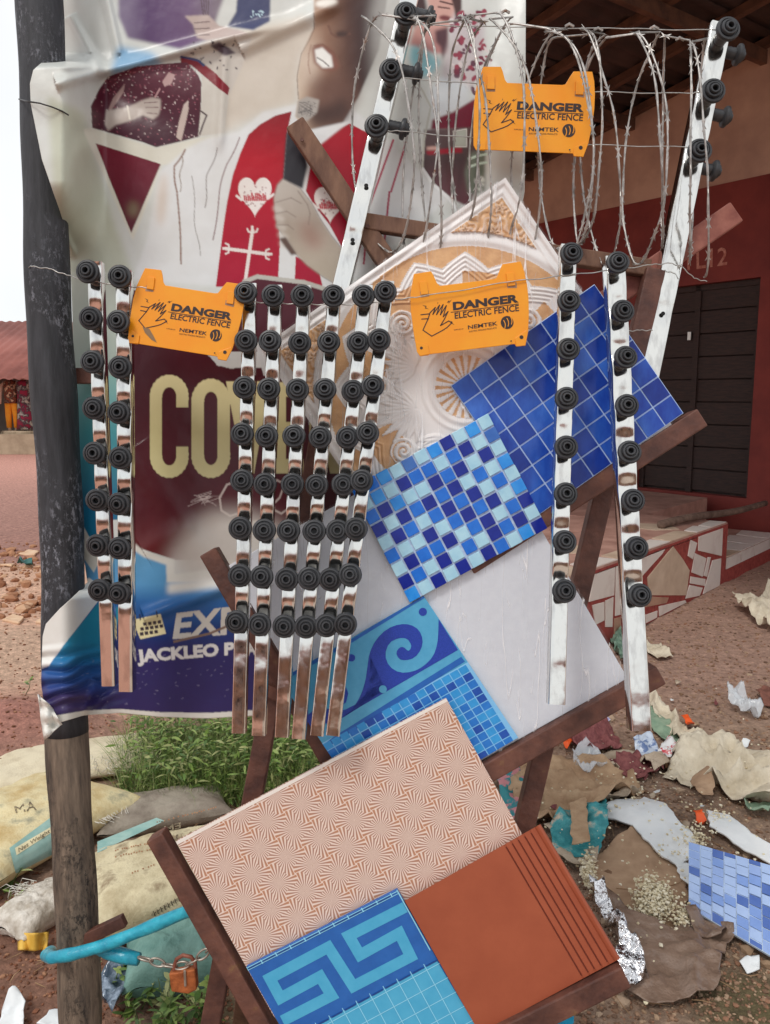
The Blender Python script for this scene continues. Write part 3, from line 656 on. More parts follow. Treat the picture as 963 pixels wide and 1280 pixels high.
# large face on the banner (lower half), microphone and hand
face = ZF([(398, -220), (402, 120), (345, 240), (326, 340), (332, 440), (318, 520), (368, 582), (450, 560), (530, 545), (600, 430), (690, 220), (760, -220)])
paint(face, hgrad([(372, (190, 174, 156)), (388, (168, 142, 122)), (408, (130, 98, 80)), (435, (84, 58, 50)), (465, (52, 37, 38))]), 1)
stroke(ZF([(400, 60), (402, 130), (380, 180), (345, 240), (326, 340), (332, 440)]), 1.3, (104, 84, 74), .7)
paint(ZF([(430, 330), (540, 340), (600, 440), (520, 545), (420, 560), (380, 500)]), (104, 74, 64), 9, .75); paint(ZF([(560, 0), (680, 0), (690, 220), (600, 430), (590, 200)]), (58, 40, 40), 8, .7)
paint(ZF([(340, 250), (400, 160), (420, 300), (360, 420)]), (204, 192, 178), 9, .7)
paint(ZF([(392, 212), (424, 196), (470, 214), (505, 262), (515, 300), (490, 318), (440, 312), (402, 280)]), (120, 78, 66), 2); paint(ZF([(404, 222), (438, 212), (478, 250), (486, 300), (440, 304), (412, 276)]), (230, 224, 214), 1); stroke(ZF([(414, 256), (440, 272), (468, 296)]), 1.3, (60, 42, 40)); stroke(ZF([(400, 205), (440, 198), (490, 235), (512, 290)]), 1.6, (110, 74, 62), .6)
paint(ZF([(380, 330), (440, 350), (520, 350), (560, 300), (590, 420), (520, 520), (420, 540), (370, 470)]), (96, 68, 58), 8, .6); paint(ZF([(375, 480), (470, 470), (540, 430), (560, 520), (470, 560), (380, 575)]), (58, 40, 38), 6, .75)
stroke(ZF([(465, 115), (478, 150), (500, 166), (530, 168), (560, 150)]), 3, (104, 72, 60), .7); paint(ell(428, 43, 8, 4), (60, 40, 36), 2); stroke(ZF([(388, 200), (378, 240), (376, 290), (384, 330)]), 2, (150, 122, 108), .6)
stroke(ZF([(512, 250), (528, 300), (520, 340)]), 2, (96, 66, 56), .5); paint(ell(408, 4, 14, 5, rot=-8), (220, 214, 206), 2)
paint(ZF([(320, 520), (330, 450), (370, 430), (425, 445), (415, 500), (370, 540)]), (160, 154, 148), 1)
for k in range(30): stroke(ZF([(random.uniform(330, 410), random.uniform(450, 520)), (random.uniform(330, 410), random.uniform(450, 520))]), .7, (84, 80, 80), .7)
paint(ZF([(368, 584), (450, 565), (560, 540), (415, 655)]), (212, 212, 212), 1)
paint(ZF([(278, 590), (345, 560), (372, 740), (350, 840), (262, 800), (272, 660)]), (44, 42, 48), 1)
hand_ = ZF([(222, 880), (238, 822), (262, 796), (340, 838), (392, 905), (430, 975), (480, 1050), (528, 1110), (515, 1275), (440, 1230), (370, 1180), (320, 1130), (275, 1060), (236, 1010), (228, 950)])
paint(hand_, vgrad([(224, (182, 176, 168)), (280, (158, 146, 134)), (350, (174, 164, 148))]), 1)
stroke(hand_, 1.2, (96, 84, 78), .5, closed=True)
for k in range(5): paint(ell(348 + 2 * k, 262 + 11 * k, 7, 4, rot=24), (192, 186, 178), 2, .7)
for q in ([(232, 900), (300, 880), (345, 905)], [(232, 950), (280, 940), (320, 965)], [(240, 1000), (285, 1000), (310, 1020)], [(330, 850), (372, 910), (384, 950), (376, 1000)]): stroke(ZF(q), 2, (128, 116, 108), .5)
paint(ZF([(350, 980), (400, 1000), (450, 1080), (400, 1120), (340, 1060)]), (140, 92, 80), 7, .5); paint(ZF([(245, 1060), (275, 1055), (325, 1130), (300, 1135)]), (90, 70, 62), 1)
# right-hand pictures
paint([(463, 20), (480, -60), (530, -60), (500, 120), (470, 160)], (176, 176, 172), 8, .7)
paint(ZR([(150, -80), (350, -80), (345, 90), (330, 140), (290, 180), (300, 330), (200, 330), (60, 280), (90, 170), (180, 60)]), vgrad([(-20, (190, 150, 140)), (30, (196, 152, 142)), (60, (176, 124, 122))]), 2)
paint(ell(557, 23, 8, 3.4, rot=8), (112, 56, 58), 1); stroke([(548, 9), (562, 11)], 2, (96, 66, 62)); stroke([(550, 2), (566, 6)], 2, (80, 52, 50))
paint(ZR([(215, 190), (300, 165), (300, 290), (265, 380), (250, 290), (220, 260)]), (82, 52, 58), 2)
paint(ZR([(70, 280), (160, 310), (250, 385), (200, 450), (150, 480), (90, 440), (60, 360)]), (140, 190, 200), 3)
paint(ZR([(330, 80), (520, 80), (520, 300), (450, 560), (250, 520), (265, 400), (310, 240)]), (186, 178, 180), 3)
paint(ZR([(300, -60), (380, -80), (380, 60), (345, 130), (335, 60)]), (70, 46, 46), 1); paint(ZR([(20, -60), (150, -60), (170, 60), (90, 170), (40, 120)]), (64, 44, 44), 2)
for k in range(70): paint(ell(random.uniform(562, 610), random.uniform(14, 116), random.uniform(2, 7), random.uniform(1.5, 4), rot=random.uniform(0, 180), n_=10), random.choice([(110, 44, 62), (96, 60, 74), (200, 190, 190), (140, 60, 76)]))
paint(ZR([(180, 560), (250, 470), (420, 520), (440, 640), (300, 700), (200, 740)]), (196, 202, 206), 3)
paint(ZR([(200, 740), (330, 690), (460, 610), (520, 640), (500, 760), (420, 800), (190, 800)]), (110, 24, 46), 1)
paint(ZR([(150, 800), (520, 780), (520, 960), (430, 1280), (330, 1230), (200, 1130), (140, 1040)]), vgrad([(160, (96, 76, 76)), (200, (74, 54, 56)), (250, (92, 52, 58))]), 1)
paint(ZR([(160, 930), (380, 905), (385, 940), (170, 955)]), (150, 24, 44), 1); paint(ZR([(165, 905), (240, 900), (240, 925), (165, 925)]), (200, 160, 150), 1)
paint(ZR([(330, 810), (410, 795), (410, 905), (335, 905)]), (172, 178, 168), 1); stroke(ZR([(330, 810), (410, 795), (410, 905), (335, 905)]), 1.2, (220, 220, 214), closed=True)
paint(ZR([(430, 940), (530, 920), (520, 1180), (420, 1200), (400, 1060)]), (104, 112, 100), 2)
for y in (960, 1010): stroke(ZR([(425, y + 20), (480, y), (535, y - 10)]), 3, (190, 210, 196))
for k in range(7): paint(ell(597 + random.uniform(-7, 7), 229 + random.uniform(-8, 8), 3, 2), (212, 216, 208), 1)
stroke(ZR([(70, 470), (140, 560), (190, 660), (150, 860), (140, 1030)]), 2.2, (176, 176, 166)); stroke(ZR([(140, 1040), (200, 1130), (300, 1220), (350, 1290)]), 4, (214, 216, 216))
for a_, b_ in (((492, 175), (463, 255)), ((508, 178), (489, 240)), ((487, 240), (478, 330)), ((461, 258), (455, 330))): stroke([a_, b_], 2.4, (160, 40, 72))
# maroon title panel and its silver frame
paint([(162, 362), (300, 380), (305, 352), (322, 345), (380, 352), (440, 372), (620, 420), (620, 720), (330, 700), (220, 700), (165, 682)], vgrad([(360, (74, 22, 34)), (470, (62, 18, 28)), (640, (78, 24, 32)), (690, (96, 34, 36))]))
stroke([(292, 420), (298, 372), (306, 352), (322, 346), (380, 353), (440, 372)], 5.5, (176, 174, 166))
stroke([(162, 357), (230, 372), (296, 384)], 5, (176, 176, 170))
# bottom of the silver capital letter
stroke([(262, 425), (266, 440), (276, 451), (290, 454), (306, 452)], 13, (182, 182, 180)); paint([(283, 440), (330, 440), (330, 460), (283, 460)], (182, 182, 180)); paint([(318, 425), (348, 440), (340, 470), (330, 470)], (178, 178, 178))
# tall condensed gold letters
gold = vgrad([(460, (206, 196, 150)), (540, (176, 166, 120)), (600, (198, 190, 142))])
def ring_letter(x0, x1, y0, y1, w, open_=None):
    cx = (x0 + x1) / 2; rx = (x1 - x0 - w) / 2; ry = 20; P = []
    for i in range(13): a_ = math.pi * (1 + i / 12); P.append((cx + rx * math.cos(a_), y0 + w / 2 + ry + ry * math.sin(a_)))
    for i in range(13): a_ = math.pi * i / 12; P.append((cx + rx * math.cos(a_), y1 - w / 2 - ry + ry * math.sin(a_)))
    if open_ is None: stroke(P, w, gold, closed=True)
    else:
        top = P[:13] + [(P[12][0], open_[0])]; bot = [(P[13][0], open_[1])] + P[13:]
        stroke(bot + P[:1], w, gold); stroke(top, w, gold)
ring_letter(188, 236, 469, 597, 15, (505, 563)); ring_letter(240, 288, 474, 597, 15.5)
paint([(283, 477), (299, 477), (312, 560), (322, 477), (338, 477), (318, 592), (305, 592)], gold)
for q in ([(343, 478), (358, 478), (358, 592), (343, 592)], [(343, 478), (380, 478), (380, 496), (343, 496)], [(343, 528), (374, 528), (374, 545), (343, 545)], [(343, 574), (380, 574), (380, 592), (343, 592)], [(387, 478), (402, 478), (402, 592), (387, 592)], [(387, 478), (402, 478), (428, 592), (413, 592)], [(413, 478), (428, 478), (428, 592), (413, 592)]): paint(q, gold)
stroke([(300, 600), (284, 606), (275, 622), (277, 638), (288, 645), (304, 640)], 2.6, (180, 166, 160)); stroke([(332, 640), (350, 622), (356, 605), (346, 600), (338, 616), (340, 636), (352, 642), (366, 632)], 2.4, (180, 166, 160)); stroke([(368, 640), (384, 612), (392, 604), (390, 624), (380, 640)], 2.4, (180, 166, 160))
for q in ([(300, 655), (322, 650), (334, 700), (322, 704)],): paint(q, (206, 202, 198), 1)
for k in range(26): stroke([(255 + random.gauss(0, 9), 622 + random.gauss(0, 4)), (258 + random.gauss(0, 9), 623 + random.gauss(0, 4))], .8, (196, 180, 176), .7)
# scuffed white area, wave and blue field
paint([(212, 700), (232, 664), (262, 640), (310, 640), (360, 660), (360, 730), (220, 722)], (198, 192, 184), 12, .95)
paint([(162, 674), (180, 688), (200, 696), (219, 699), (219, 718), (260, 712), (300, 702), (360, 690), (360, 760), (162, 760)], (208, 206, 198), 1)
bluef = vgrad([(686, (92, 148, 186)), (730, (84, 144, 190)), (752, (42, 96, 156)), (785, (24, 54, 110)), (815, (44, 40, 92)), (900, (48, 40, 88))])
paint([(60, 690), (162, 684), (180, 696), (208, 706), (209, 728), (260, 728), (310, 712), (360, 712), (360, 900), (40, 905), (40, 760)], bluef, 1)
paint([(210, 729), (260, 722), (305, 716), (360, 702), (360, 716), (300, 732), (210, 742)], (214, 212, 206), 3)
# left lower corner: white band, teal fold
paint([(40, 800), (55, 780), (84, 742), (112, 722), (135, 740), (122, 752), (86, 798), (62, 832), (40, 840)], (212, 212, 208))
paint([(62, 832), (86, 798), (124, 752), (150, 760), (140, 830), (60, 836)], vgrad([(750, (40, 130, 152)), (800, (38, 126, 158)), (836, (40, 96, 150))]))
paint([(50, 836), (160, 826), (160, 850), (130, 870), (60, 868)], vgrad([(826, (36, 92, 150)), (866, (50, 60, 120))]), 3)
paint([(66, 868), (110, 862), (104, 895), (70, 893)], (70, 58, 96), 3, .7)
paint([(92, 640), (112, 650), (130, 690), (118, 716), (100, 690)], (206, 206, 198)); paint([(92, 628), (130, 640), (150, 690), (122, 690), (95, 648)], (30, 112, 150), 1); stroke([(94, 645), (120, 692)], 7, (208, 206, 200))
# calendar sign and lettering
paint([(166, 775), (201, 767), (208, 792), (176, 799)], (214, 204, 160))
for r_ in range(3):
    for c_ in range(4 if r_ != 1 else 5):
        x = 178 + c_ * 6 - r_ * .5 + (1 if r_ == 0 else -2); y = 778 + r_ * 6.2 - c_ * .9; paint([(x, y), (x + 4.4, y - .7), (x + 5.2, y + 3.6), (x + .8, y + 4.4)], (56, 46, 56))
for x in (176, 197): stroke([(x, 775 - (x - 176) * .2), (x - 1, 768 - (x - 176) * .2)], 1.6, (40, 34, 44))
ptext('EXP', [(221, 766), (300, 757), (300, 792), (216, 799)], (190, 186, 178), .03); ptext('E', [(304, 757), (326, 755), (330, 789), (304, 791)], (190, 186, 178), .03)
stroke([(218, 802), (262, 792), (300, 776), (318, 766)], 3, (118, 96, 84))
ptext('JACKLEO P', [(170, 812), (294, 802), (293, 823), (173, 833)], (206, 204, 202), .05); ptext('A', [(308, 802), (320, 801), (322, 819), (308, 820)], (206, 204, 202), .05)
for k in range(60):
    x, y = random.uniform(100, 340), random.uniform(815, 885); d = random.uniform(1, 4); stroke([(x, y), (x + d, y - d * random.uniform(-.3, 1))], .6, (150, 146, 170), .6)
# white hem
paint([(40, 900), (66, 895), (105, 888), (150, 886), (200, 890), (260, 891), (360, 885), (360, 920), (40, 925)], (208, 206, 198))
for _ in range(1):
    CV = (CV + np.roll(CV, 1, 0) + np.roll(CV, -1, 0) + np.roll(CV, 1, 1) + np.roll(CV, -1, 1)) / 5
XL = [(-60, 62), (20, 72), (66, 82), (76, 56), (88, 42), (105, 38), (130, 39), (200, 53), (260, 74), (300, 86), (335, 89), (450, 93), (560, 97), (640, 100), (700, 106), (728, 110), (742, 96), (760, 76), (780, 58), (795, 54), (850, 52), (885, 58), (905, 66)]
XR = [(-60, 658), (240, 656), (320, 640), (430, 590), (560, 520), (640, 470), (720, 400), (800, 348), (905, 340)]
nt, ns = 800, 500
tt = np.linspace(0, 1, nt + 1)[:, None]; su = np.linspace(0, 1, ns + 1)[None, :]
ys = -60 + (900 + 60) * tt
xl_ = lerp_tab(XL, ys); xr_ = lerp_tab(XR, ys); PXb = xl_ + (xr_ - xl_) * su
hem = np.interp(PXb, [50, 66, 105, 150, 200, 260, 360], [8, 6, -6, -9, -4, -2, -8])
PYb = ys + hem * sstep(780, 900, ys)
# depth: forward of the pole where it is tied, behind it between
near = sstep(135, 75, PXb)
fr_top = sstep(66, 86, PYb) * sstep(330, 225, PYb); fr_bot = sstep(722, 750, PYb)
off = -.115 + 0 * PXb
off = off + near * (fr_top * .195 + fr_bot * (.083 + .000 * PYb) - (1 - np.maximum(fr_top, fr_bot)) * .03)
off += sstep(180, 90, PXb) * fr_bot * .028 * np.exp(-((PXb - 82) / 34) ** 2)
# wrinkles
off += .010 * fbm(PXb / 120, PYb / 160, 11) + .004 * fbm(PXb / 45, PYb / 60, 15)
off += .012 * np.exp(-((PXb - 190) / 120) ** 2) * np.sin((PYb - .55 * (PXb - 60)) / 15.0) * sstep(60, 90, PYb) * sstep(200, 120, PYb) * sstep(300, 60, PXb)   # pull folds from the tie
off += .010 * np.sin((PXb - .35 * PYb) / 13.0) * np.exp(-((PXb - 95) / 40) ** 2) * sstep(120, 20, PYb)                                       # loose flap above
off += .0065 * np.sin((PYb + .28 * (PXb - 60)) / 2.6 + 4.5 * vn(PXb / 30, PYb / 40, 4)) * sstep(170, 100, PXb) * sstep(800, 822, PYb) * sstep(896, 866, PYb)  # bunching round the pole
off += .012 * np.sin((PXb + .25 * PYb) / 17.0) * sstep(570, 640, PXb) * sstep(260, 120, PYb)
rdg = lambda x0, y0, x1, y1, w, a_: a_ * np.exp(-(((PXb - x0) * (y1 - y0) - (PYb - y0) * (x1 - x0)) / math.hypot(x1 - x0, y1 - y0) / w) ** 2) * (((PXb - x0) * (x1 - x0) + (PYb - y0) * (y1 - y0)) / ((x1 - x0) ** 2 + (y1 - y0) ** 2) > -.0) * sstep(1.15, .9, ((PXb - x0) * (x1 - x0) + (PYb - y0) * (y1 - y0)) / ((x1 - x0) ** 2 + (y1 - y0) ** 2))
off += rdg(70, 105, 330, 35, 7, .022) + rdg(300, 60, 420, 5, 10, .014) + rdg(282, 60, 275, 180, 6, .008) + rdg(88, 20, 125, 88, 6, .02) + rdg(130, -20, 150, 70, 5, .014)
off += rdg(180, 772, 330, 715, 9, .014) + rdg(120, 850, 105, 890, 6, .012) + rdg(62, 250, 92, 315, 4, .012) + rdg(180, 690, 240, 655, 14, .006) + rdg(165, 560, 250, 690, 16, .006)
d_ = D0 - off
rayv = np.stack([(PXb - CX) / F * d_, FW.y * d_ + UP.y * (CY - PYb) / F * d_, CAM.z + FW.z * d_ + UP.z * (CY - PYb) / F * d_], -1)
ix = np.clip((PXb - BX0) * SS, 0, CV.shape[1] - 1.01); iy = np.clip((PYb - BY0) * SS, 0, CV.shape[0] - 1.01)
x0_, y0_ = ix.astype(int), iy.astype(int); fx, fy = (ix - x0_)[..., None], (iy - y0_)[..., None]
bc = (CV[y0_, x0_] * (1 - fx) + CV[y0_, x0_ + 1] * fx) * (1 - fy) + (CV[y0_ + 1, x0_] * (1 - fx) + CV[y0_ + 1, x0_ + 1] * fx) * fy
bm_ = sheet_mesh('banner', rayv.reshape(-1, 3), grid_faces(ns + 1, nt + 1), bc.reshape(-1, 3))
bm_.materials.append(attr_mat('printed_vinyl', .3, .28, bump=.12, bscale=55, bdist=.003, dirt=.1))
bo = bpy.data.objects.new('vinyl_banner', bm_); COL.objects.link(bo)
b_ = bo.modifiers.new('solid', 'SOLIDIFY'); b_.thickness = .0012; b_.offset = -1
tag(bo, 'creased vinyl poster banner with church event print tied to the pole', 'banner')
# torn white corner hanging by the pole
TT = lambda x, y: BP(x, y, .02 - .01 * math.sin(x * .4) - .012 * math.sin(y * .3))
def flap(pts, c, nu=8, nv=10, th=.0015, nm='torn_flap', mat=None, par=None):
    q = quad_map(pts); return MB().grid(lambda u, v: TT(*q(u, 1 - v)), nu, nv).build(nm, mat, par, smooth=True, solid=th)
m_vin = M('white_vinyl', A(196, 194, 186), A(208, 206, 200), rough=.45, scale=12)
fl_ = flap([(47, 868), (62, 880), (78, 905), (56, 925)], None, mat=m_vin); tag(fl_, 'torn white vinyl scrap hanging off the banner corner at the pole', 'scrap')
tw = MB().tube([BP(24, 124, .0), BP(36, 127, .085), BP(50, 129, .095), BP(66, 134, .088), BP(78, 139, .082), BP(86, 144, .08)], .0016, 6).build('tie_wire', M('black_wire', A(30, 26, 26), rough=.5), None, smooth=True)
tag(tw, 'short black wire tying the banner to the pole top', 'wire')
# ================================================================== DISPLAY STAND
PXM = D0 / F
m_rail = M('rusty_brown_iron', A(62, 36, 30, 1.3), A(96, 60, 48, 1.3), rough=.6, scale=16, bump=.25, bscale=60, c3=A(120, 92, 56, 1.2), lo=.35, hi=.62, detail=8)
m_tim = M('stand_timber', A(74, 48, 38, 1.3), A(112, 82, 64, 1.3), rough=.75, scale=22, stretch=(1, 1, .3), bump=.4, bscale=60)
m_plank = M('faded_red_plank', A(104, 54, 46, 1.4), A(132, 82, 70, 1.4), rough=.7, scale=20)
stand = thing('display_stand', 'leaning rusty brown tile display stand with slanted ledges', 'stand', tuple(GP(480, 1440)))
def sbar(name, a, b, wpx, depth, offc, mat, bevel=.003, off2=None):
    return MB().bar(BP(*a, offc), BP(*b, offc if off2 is None else off2), wpx * PXM, depth, BN).build(name, mat, stand, bevel=bevel)
def to_ground(a, b, off):
    p, q = BP(*a, off), BP(*b, off); return p + (q - p) * ((-.03 - p.z) / (q.z - p.z))
for a, b in (((432, 375), (262, 1290)), ((818, 338), (590, 1310))):
    p = BP(*a, -.062); q = to_ground(a, b, -.062)
    MB().bar(p, q, 25 * PXM, .035, BN).build('leg', m_rail, stand, bevel=.003)
sbar('ledge', (462, 1045), (822, 841), 25, .05, .003, m_rail)
sbar('side_rail', (262, 689), (466, 1040), 23, .04, -.016, m_rail)
sbar('ledge', (398, 1402), (779, 1213), 27, .05, .052, m_rail)
sbar('side_rail', (196, 1042), (398, 1400), 22, .04, .03, m_rail)
sbar('ledge', (585, 706), (873, 523), 25, .05, -.014, m_rail)
sbar('side_rail', (369, 156), (535, 405), 26, .03, -.07, m_tim)
sbar('cross_rail', (452, 277), (575, 296), 21, .024, -.064, m_tim)
sbar('cross_rail', (680, 316), (812, 336), 22, .024, -.070, m_tim)
sbar('top_plank', (919, 266), (690, 424), 30, .022, -.095, m_plank)
for (x, y) in ((460, 283), (378, 175), (702, 320)):
    MB().lathe([(0, 0), (.004, 0), (.004, .003), (0, .003)], 10, Matrix.Translation(BP(x, y, -.05)) @ BN.to_track_quat('Z', 'Y').to_matrix().to_4x4()).build('nail', m_rail, stand)
# prop behind the lower left foot and tie bars joining the slanted ledges to the legs
p0 = BP(318, 1190, -.12); p1 = GG(292, 1330) + Vector((0, .12, -.03)); MB().bar(p0, p1, .055, .03, BN).build('prop', m_tim, stand, bevel=.003)
for a, b, off_ in (((300, 1090), (430, 1130), -.03), ((640, 1055), (560, 1180), -.03), ((330, 860), (480, 930), -.04)):
    sbar('tie_bar', a, b, 16, .02, off_, m_rail)
for (x, y, o1, o2) in ((295, 1100, -.045, .03), (600, 1270, -.045, .05), (672, 935, -.045, -.01), (770, 590, -.045, -.02), (350, 830, -.045, -.02)):
    MB().bar(BP(x, y, o1), BP(x, y, o2), .02, .02, UP).build('bracket', m_rail, stand)

def quad_px(c, u, v):
    tl_, tr_, br_, bl_ = [np.array(p, float) for p in c]
    return (tl_ * (1 - u) + tr_ * u) * (1 - v) + (bl_ * (1 - u) + br_ * u) * v
def slab(c, off, th, mat, name, parent=None, bevel=.0012):
    return MB().prism([BP(x, y, off) for x, y in c], -BN * th).build(name, mat, parent, bevel=bevel)
def flat_poly(mb, pts, off): mb.add([BP(x, y, off) for x, y in pts], [tuple(range(len(pts)))])
def clip_to(pts, c):
    """clip polygon pts (pixels) to convex quad c"""
    out = [np.array(p, float) for p in pts]; c = [np.array(p, float) for p in c]
    ar = sum(c[i][0] * c[(i + 1) % 4][1] - c[(i + 1) % 4][0] * c[i][1] for i in range(4)); sg = 1 if ar > 0 else -1
    for i in range(4):
        a_, b_ = c[i], c[(i + 1) % 4]; inp = out; out = []
        sd_ = lambda p: sg * ((b_[0] - a_[0]) * (p[1] - a_[1]) - (b_[1] - a_[1]) * (p[0] - a_[0]))
        for j in range(len(inp)):
            p, q = inp[j], inp[(j + 1) % len(inp)]; sp_, sq = sd_(p), sd_(q)
            if sp_ >= 0: out.append(p)
            if (sp_ >= 0) != (sq >= 0): out.append(p + (q - p) * sp_ / (sp_ - sq))
        if not out: return []
    return out
def pthing(name, label, cat, c, off): return thing(name, label, cat, tuple(BP(*np.mean(np.array(c, float), 0), off)))
# ---- gold and white ceiling panel (relief)
cA = [(325, 435), (632, 222), (841, 532), (534, 745)]      # left, top, right, bottom
nA = 330
uu, vv = np.meshgrid(np.linspace(0, 1, nA + 1), np.linspace(0, 1, nA + 1))   # u: left->top, v: left->bottom
P4 = [np.array(p, float) for p in cA]
PXa = (P4[0][0] * (1 - uu) + P4[1][0] * uu) * (1 - vv) + (P4[3][0] * (1 - uu) + P4[2][0] * uu) * vv
PYa = (P4[0][1] * (1 - uu) + P4[1][1] * uu) * (1 - vv) + (P4[3][1] * (1 - uu) + P4[2][1] * uu) * vv
xc, yc = uu - .5, vv - .5; rr = np.hypot(xc, yc); th = np.arctan2(yc, xc)
edge = np.maximum(np.abs(xc), np.abs(yc))
H = np.zeros_like(rr); gold_m = np.zeros_like(rr)
# centre rosette
pet = np.abs(np.sin(th * 11)); ros = (rr > .035) & (rr < .105); H += ros * (.5 * pet); gold_m = np.maximum(gold_m, ros * (pet < .62) * 1.0)
H += np.exp(-((rr - .118) / .010) ** 2) * .9 + np.exp(-((rr - .145) / .007) ** 2) * .6
# leaf scrolls between
leafz = (rr > .155) & (rr < .385)
lf = np.zeros_like(rr)
for k in range(8):
    a0 = k * math.pi / 4 + .2; bx, by = .185 * math.cos(a0), .185 * math.sin(a0); big = k % 2 == 0
    for j_ in range(-4, 5):
        a_ = a0 + j_ * .36 * (1 if big else .9); Lp = (.155 if big else .125) * (1 - .07 * abs(j_)); ex, ey = math.cos(a_), math.sin(a_)
        tx = (xc - bx) * ex + (yc - by) * ey; ty = -(xc - bx) * ey + (yc - by) * ex + .35 * j_ * np.clip(tx, 0, 1) ** 2 * 1.6
        wp = .0145 * np.clip(np.sin(np.pi * np.clip(tx / Lp, 0, 1) ** .8), 0, 1) + .0012
        d = np.abs(ty) / wp; hh = np.where((tx > 0) & (tx < Lp) & (d < 1), (1 - d * d) ** .5 * .95 - .5 * np.exp(-(d / .22) ** 2), 0); lf = np.maximum(lf, hh)
    vx_, vy_ = .30 * math.cos(a0 + .39), .30 * math.sin(a0 + .39); dv = np.hypot(xc - vx_, yc - vy_); av = np.arctan2(yc - vy_, xc - vx_)
    lf = np.maximum(lf, np.where(dv < .045, .5 + .5 * np.cos(dv * 330 + av), 0))
H += leafz * lf * 1.15; patch_ = leafz * (rr > .27) * (np.abs(np.sin((th + .2) * 4 + .9)) > .72) * (lf < .12); gold_m = np.maximum(gold_m, patch_ * 1.0)
# zigzag border near the ring
zz_ = np.abs(((th * 8 / math.pi) % 1) - .5) * .10; rz = rr + zz_ - .025
chev = (rz > .36) & (rz < .425); H += chev * (.5 + .5 * np.sin((rz - .36) * 2 * math.pi / .016)) * .7
# gold ring, white ring
ring = (rz >= .425) & (rr < .468); gold_m = np.maximum(gold_m, ring * 1.0); H += ring * .12 * vn(uu * 160, vv * 160, 6)
H += np.exp(-((rr - .49) / .016) ** 2) * 1.0
# flower corners
corner = (rr > .515) & (edge < .452)
bl = np.zeros_like(rr); dmin = np.full_like(rr, 9.0)
for sx in (-1, 1):
    for sy in (-1, 1):
        for (ax_, ay_, r_) in [(.37, .37, .075), (.43, .29, .055), (.29, .43, .055), (.42, .20, .042), (.20, .42, .042), (.34, .27, .045), (.27, .34, .045), (.43, .425, .05), (.445, .13, .03), (.13, .445, .03)]:
            d = np.hypot(xc - sx * ax_, yc - sy * ay_) / r_; a2 = np.arctan2(yc - sy * ay_, xc - sx * ax_)
            up_ = d < dmin; dmin = np.where(up_, d, dmin)
            bl = np.where(up_, np.where(d < 1.1, .25 + .75 * np.abs(np.sin(d * 7.5 + .9 * np.cos(a2 * 5 + ax_ * 30))) ** .6 * (1.2 - d * .5), 0), bl)
H += corner * bl * 1.4; gold_m = np.maximum(gold_m, corner * sstep(.12, .3, bl)); gold_m *= (1 - .25 * corner * (bl > .85))
H += np.exp(-((edge - .465) / .007) ** 2) * .8 + sstep(.478, .49, edge) * 1.0
H += .10 * fbm(uu * 60, vv * 60, 8)
offA = .0042 * H
gcol = np.array(A(210, 166, 116, 1.15)[:3]); wcol = np.array(A(214, 210, 208, 1.18)[:3]); g2 = np.array(A(184, 134, 86, 1.1)[:3])
gt = np.clip(.5 + 1.2 * fbm(uu * 40, vv * 40, 21), 0, 1)[..., None]
colA = wcol * (1 - gold_m[..., None]) + (gcol * gt + g2 * (1 - gt)) * gold_m[..., None]
dA = D0 - offA
VA = np.stack([(PXa - CX) / F * dA, FW.y * dA + UP.y * (CY - PYa) / F * dA, CAM.z + FW.z * dA + UP.z * (CY - PYa) / F * dA], -1)
pA = pthing('ceiling_panel', 'white and gold embossed ceiling panel behind the right danger sign', 'ceiling panel', cA, 0)
me = sheet_mesh('face', (VA.reshape(-1, 3) - np.array(PW(pA).translation)), grid_faces(nA + 1, nA + 1), colA.reshape(-1, 3))
me.materials.append(attr_mat('gold_white_relief', .35, .5)); o = bpy.data.objects.new('face', me); COL.objects.link(o); o.parent = pA
slab(cA, -.0012, .008, M('pvc_white', A(214, 212, 210), rough=.4), 'backing', pA)
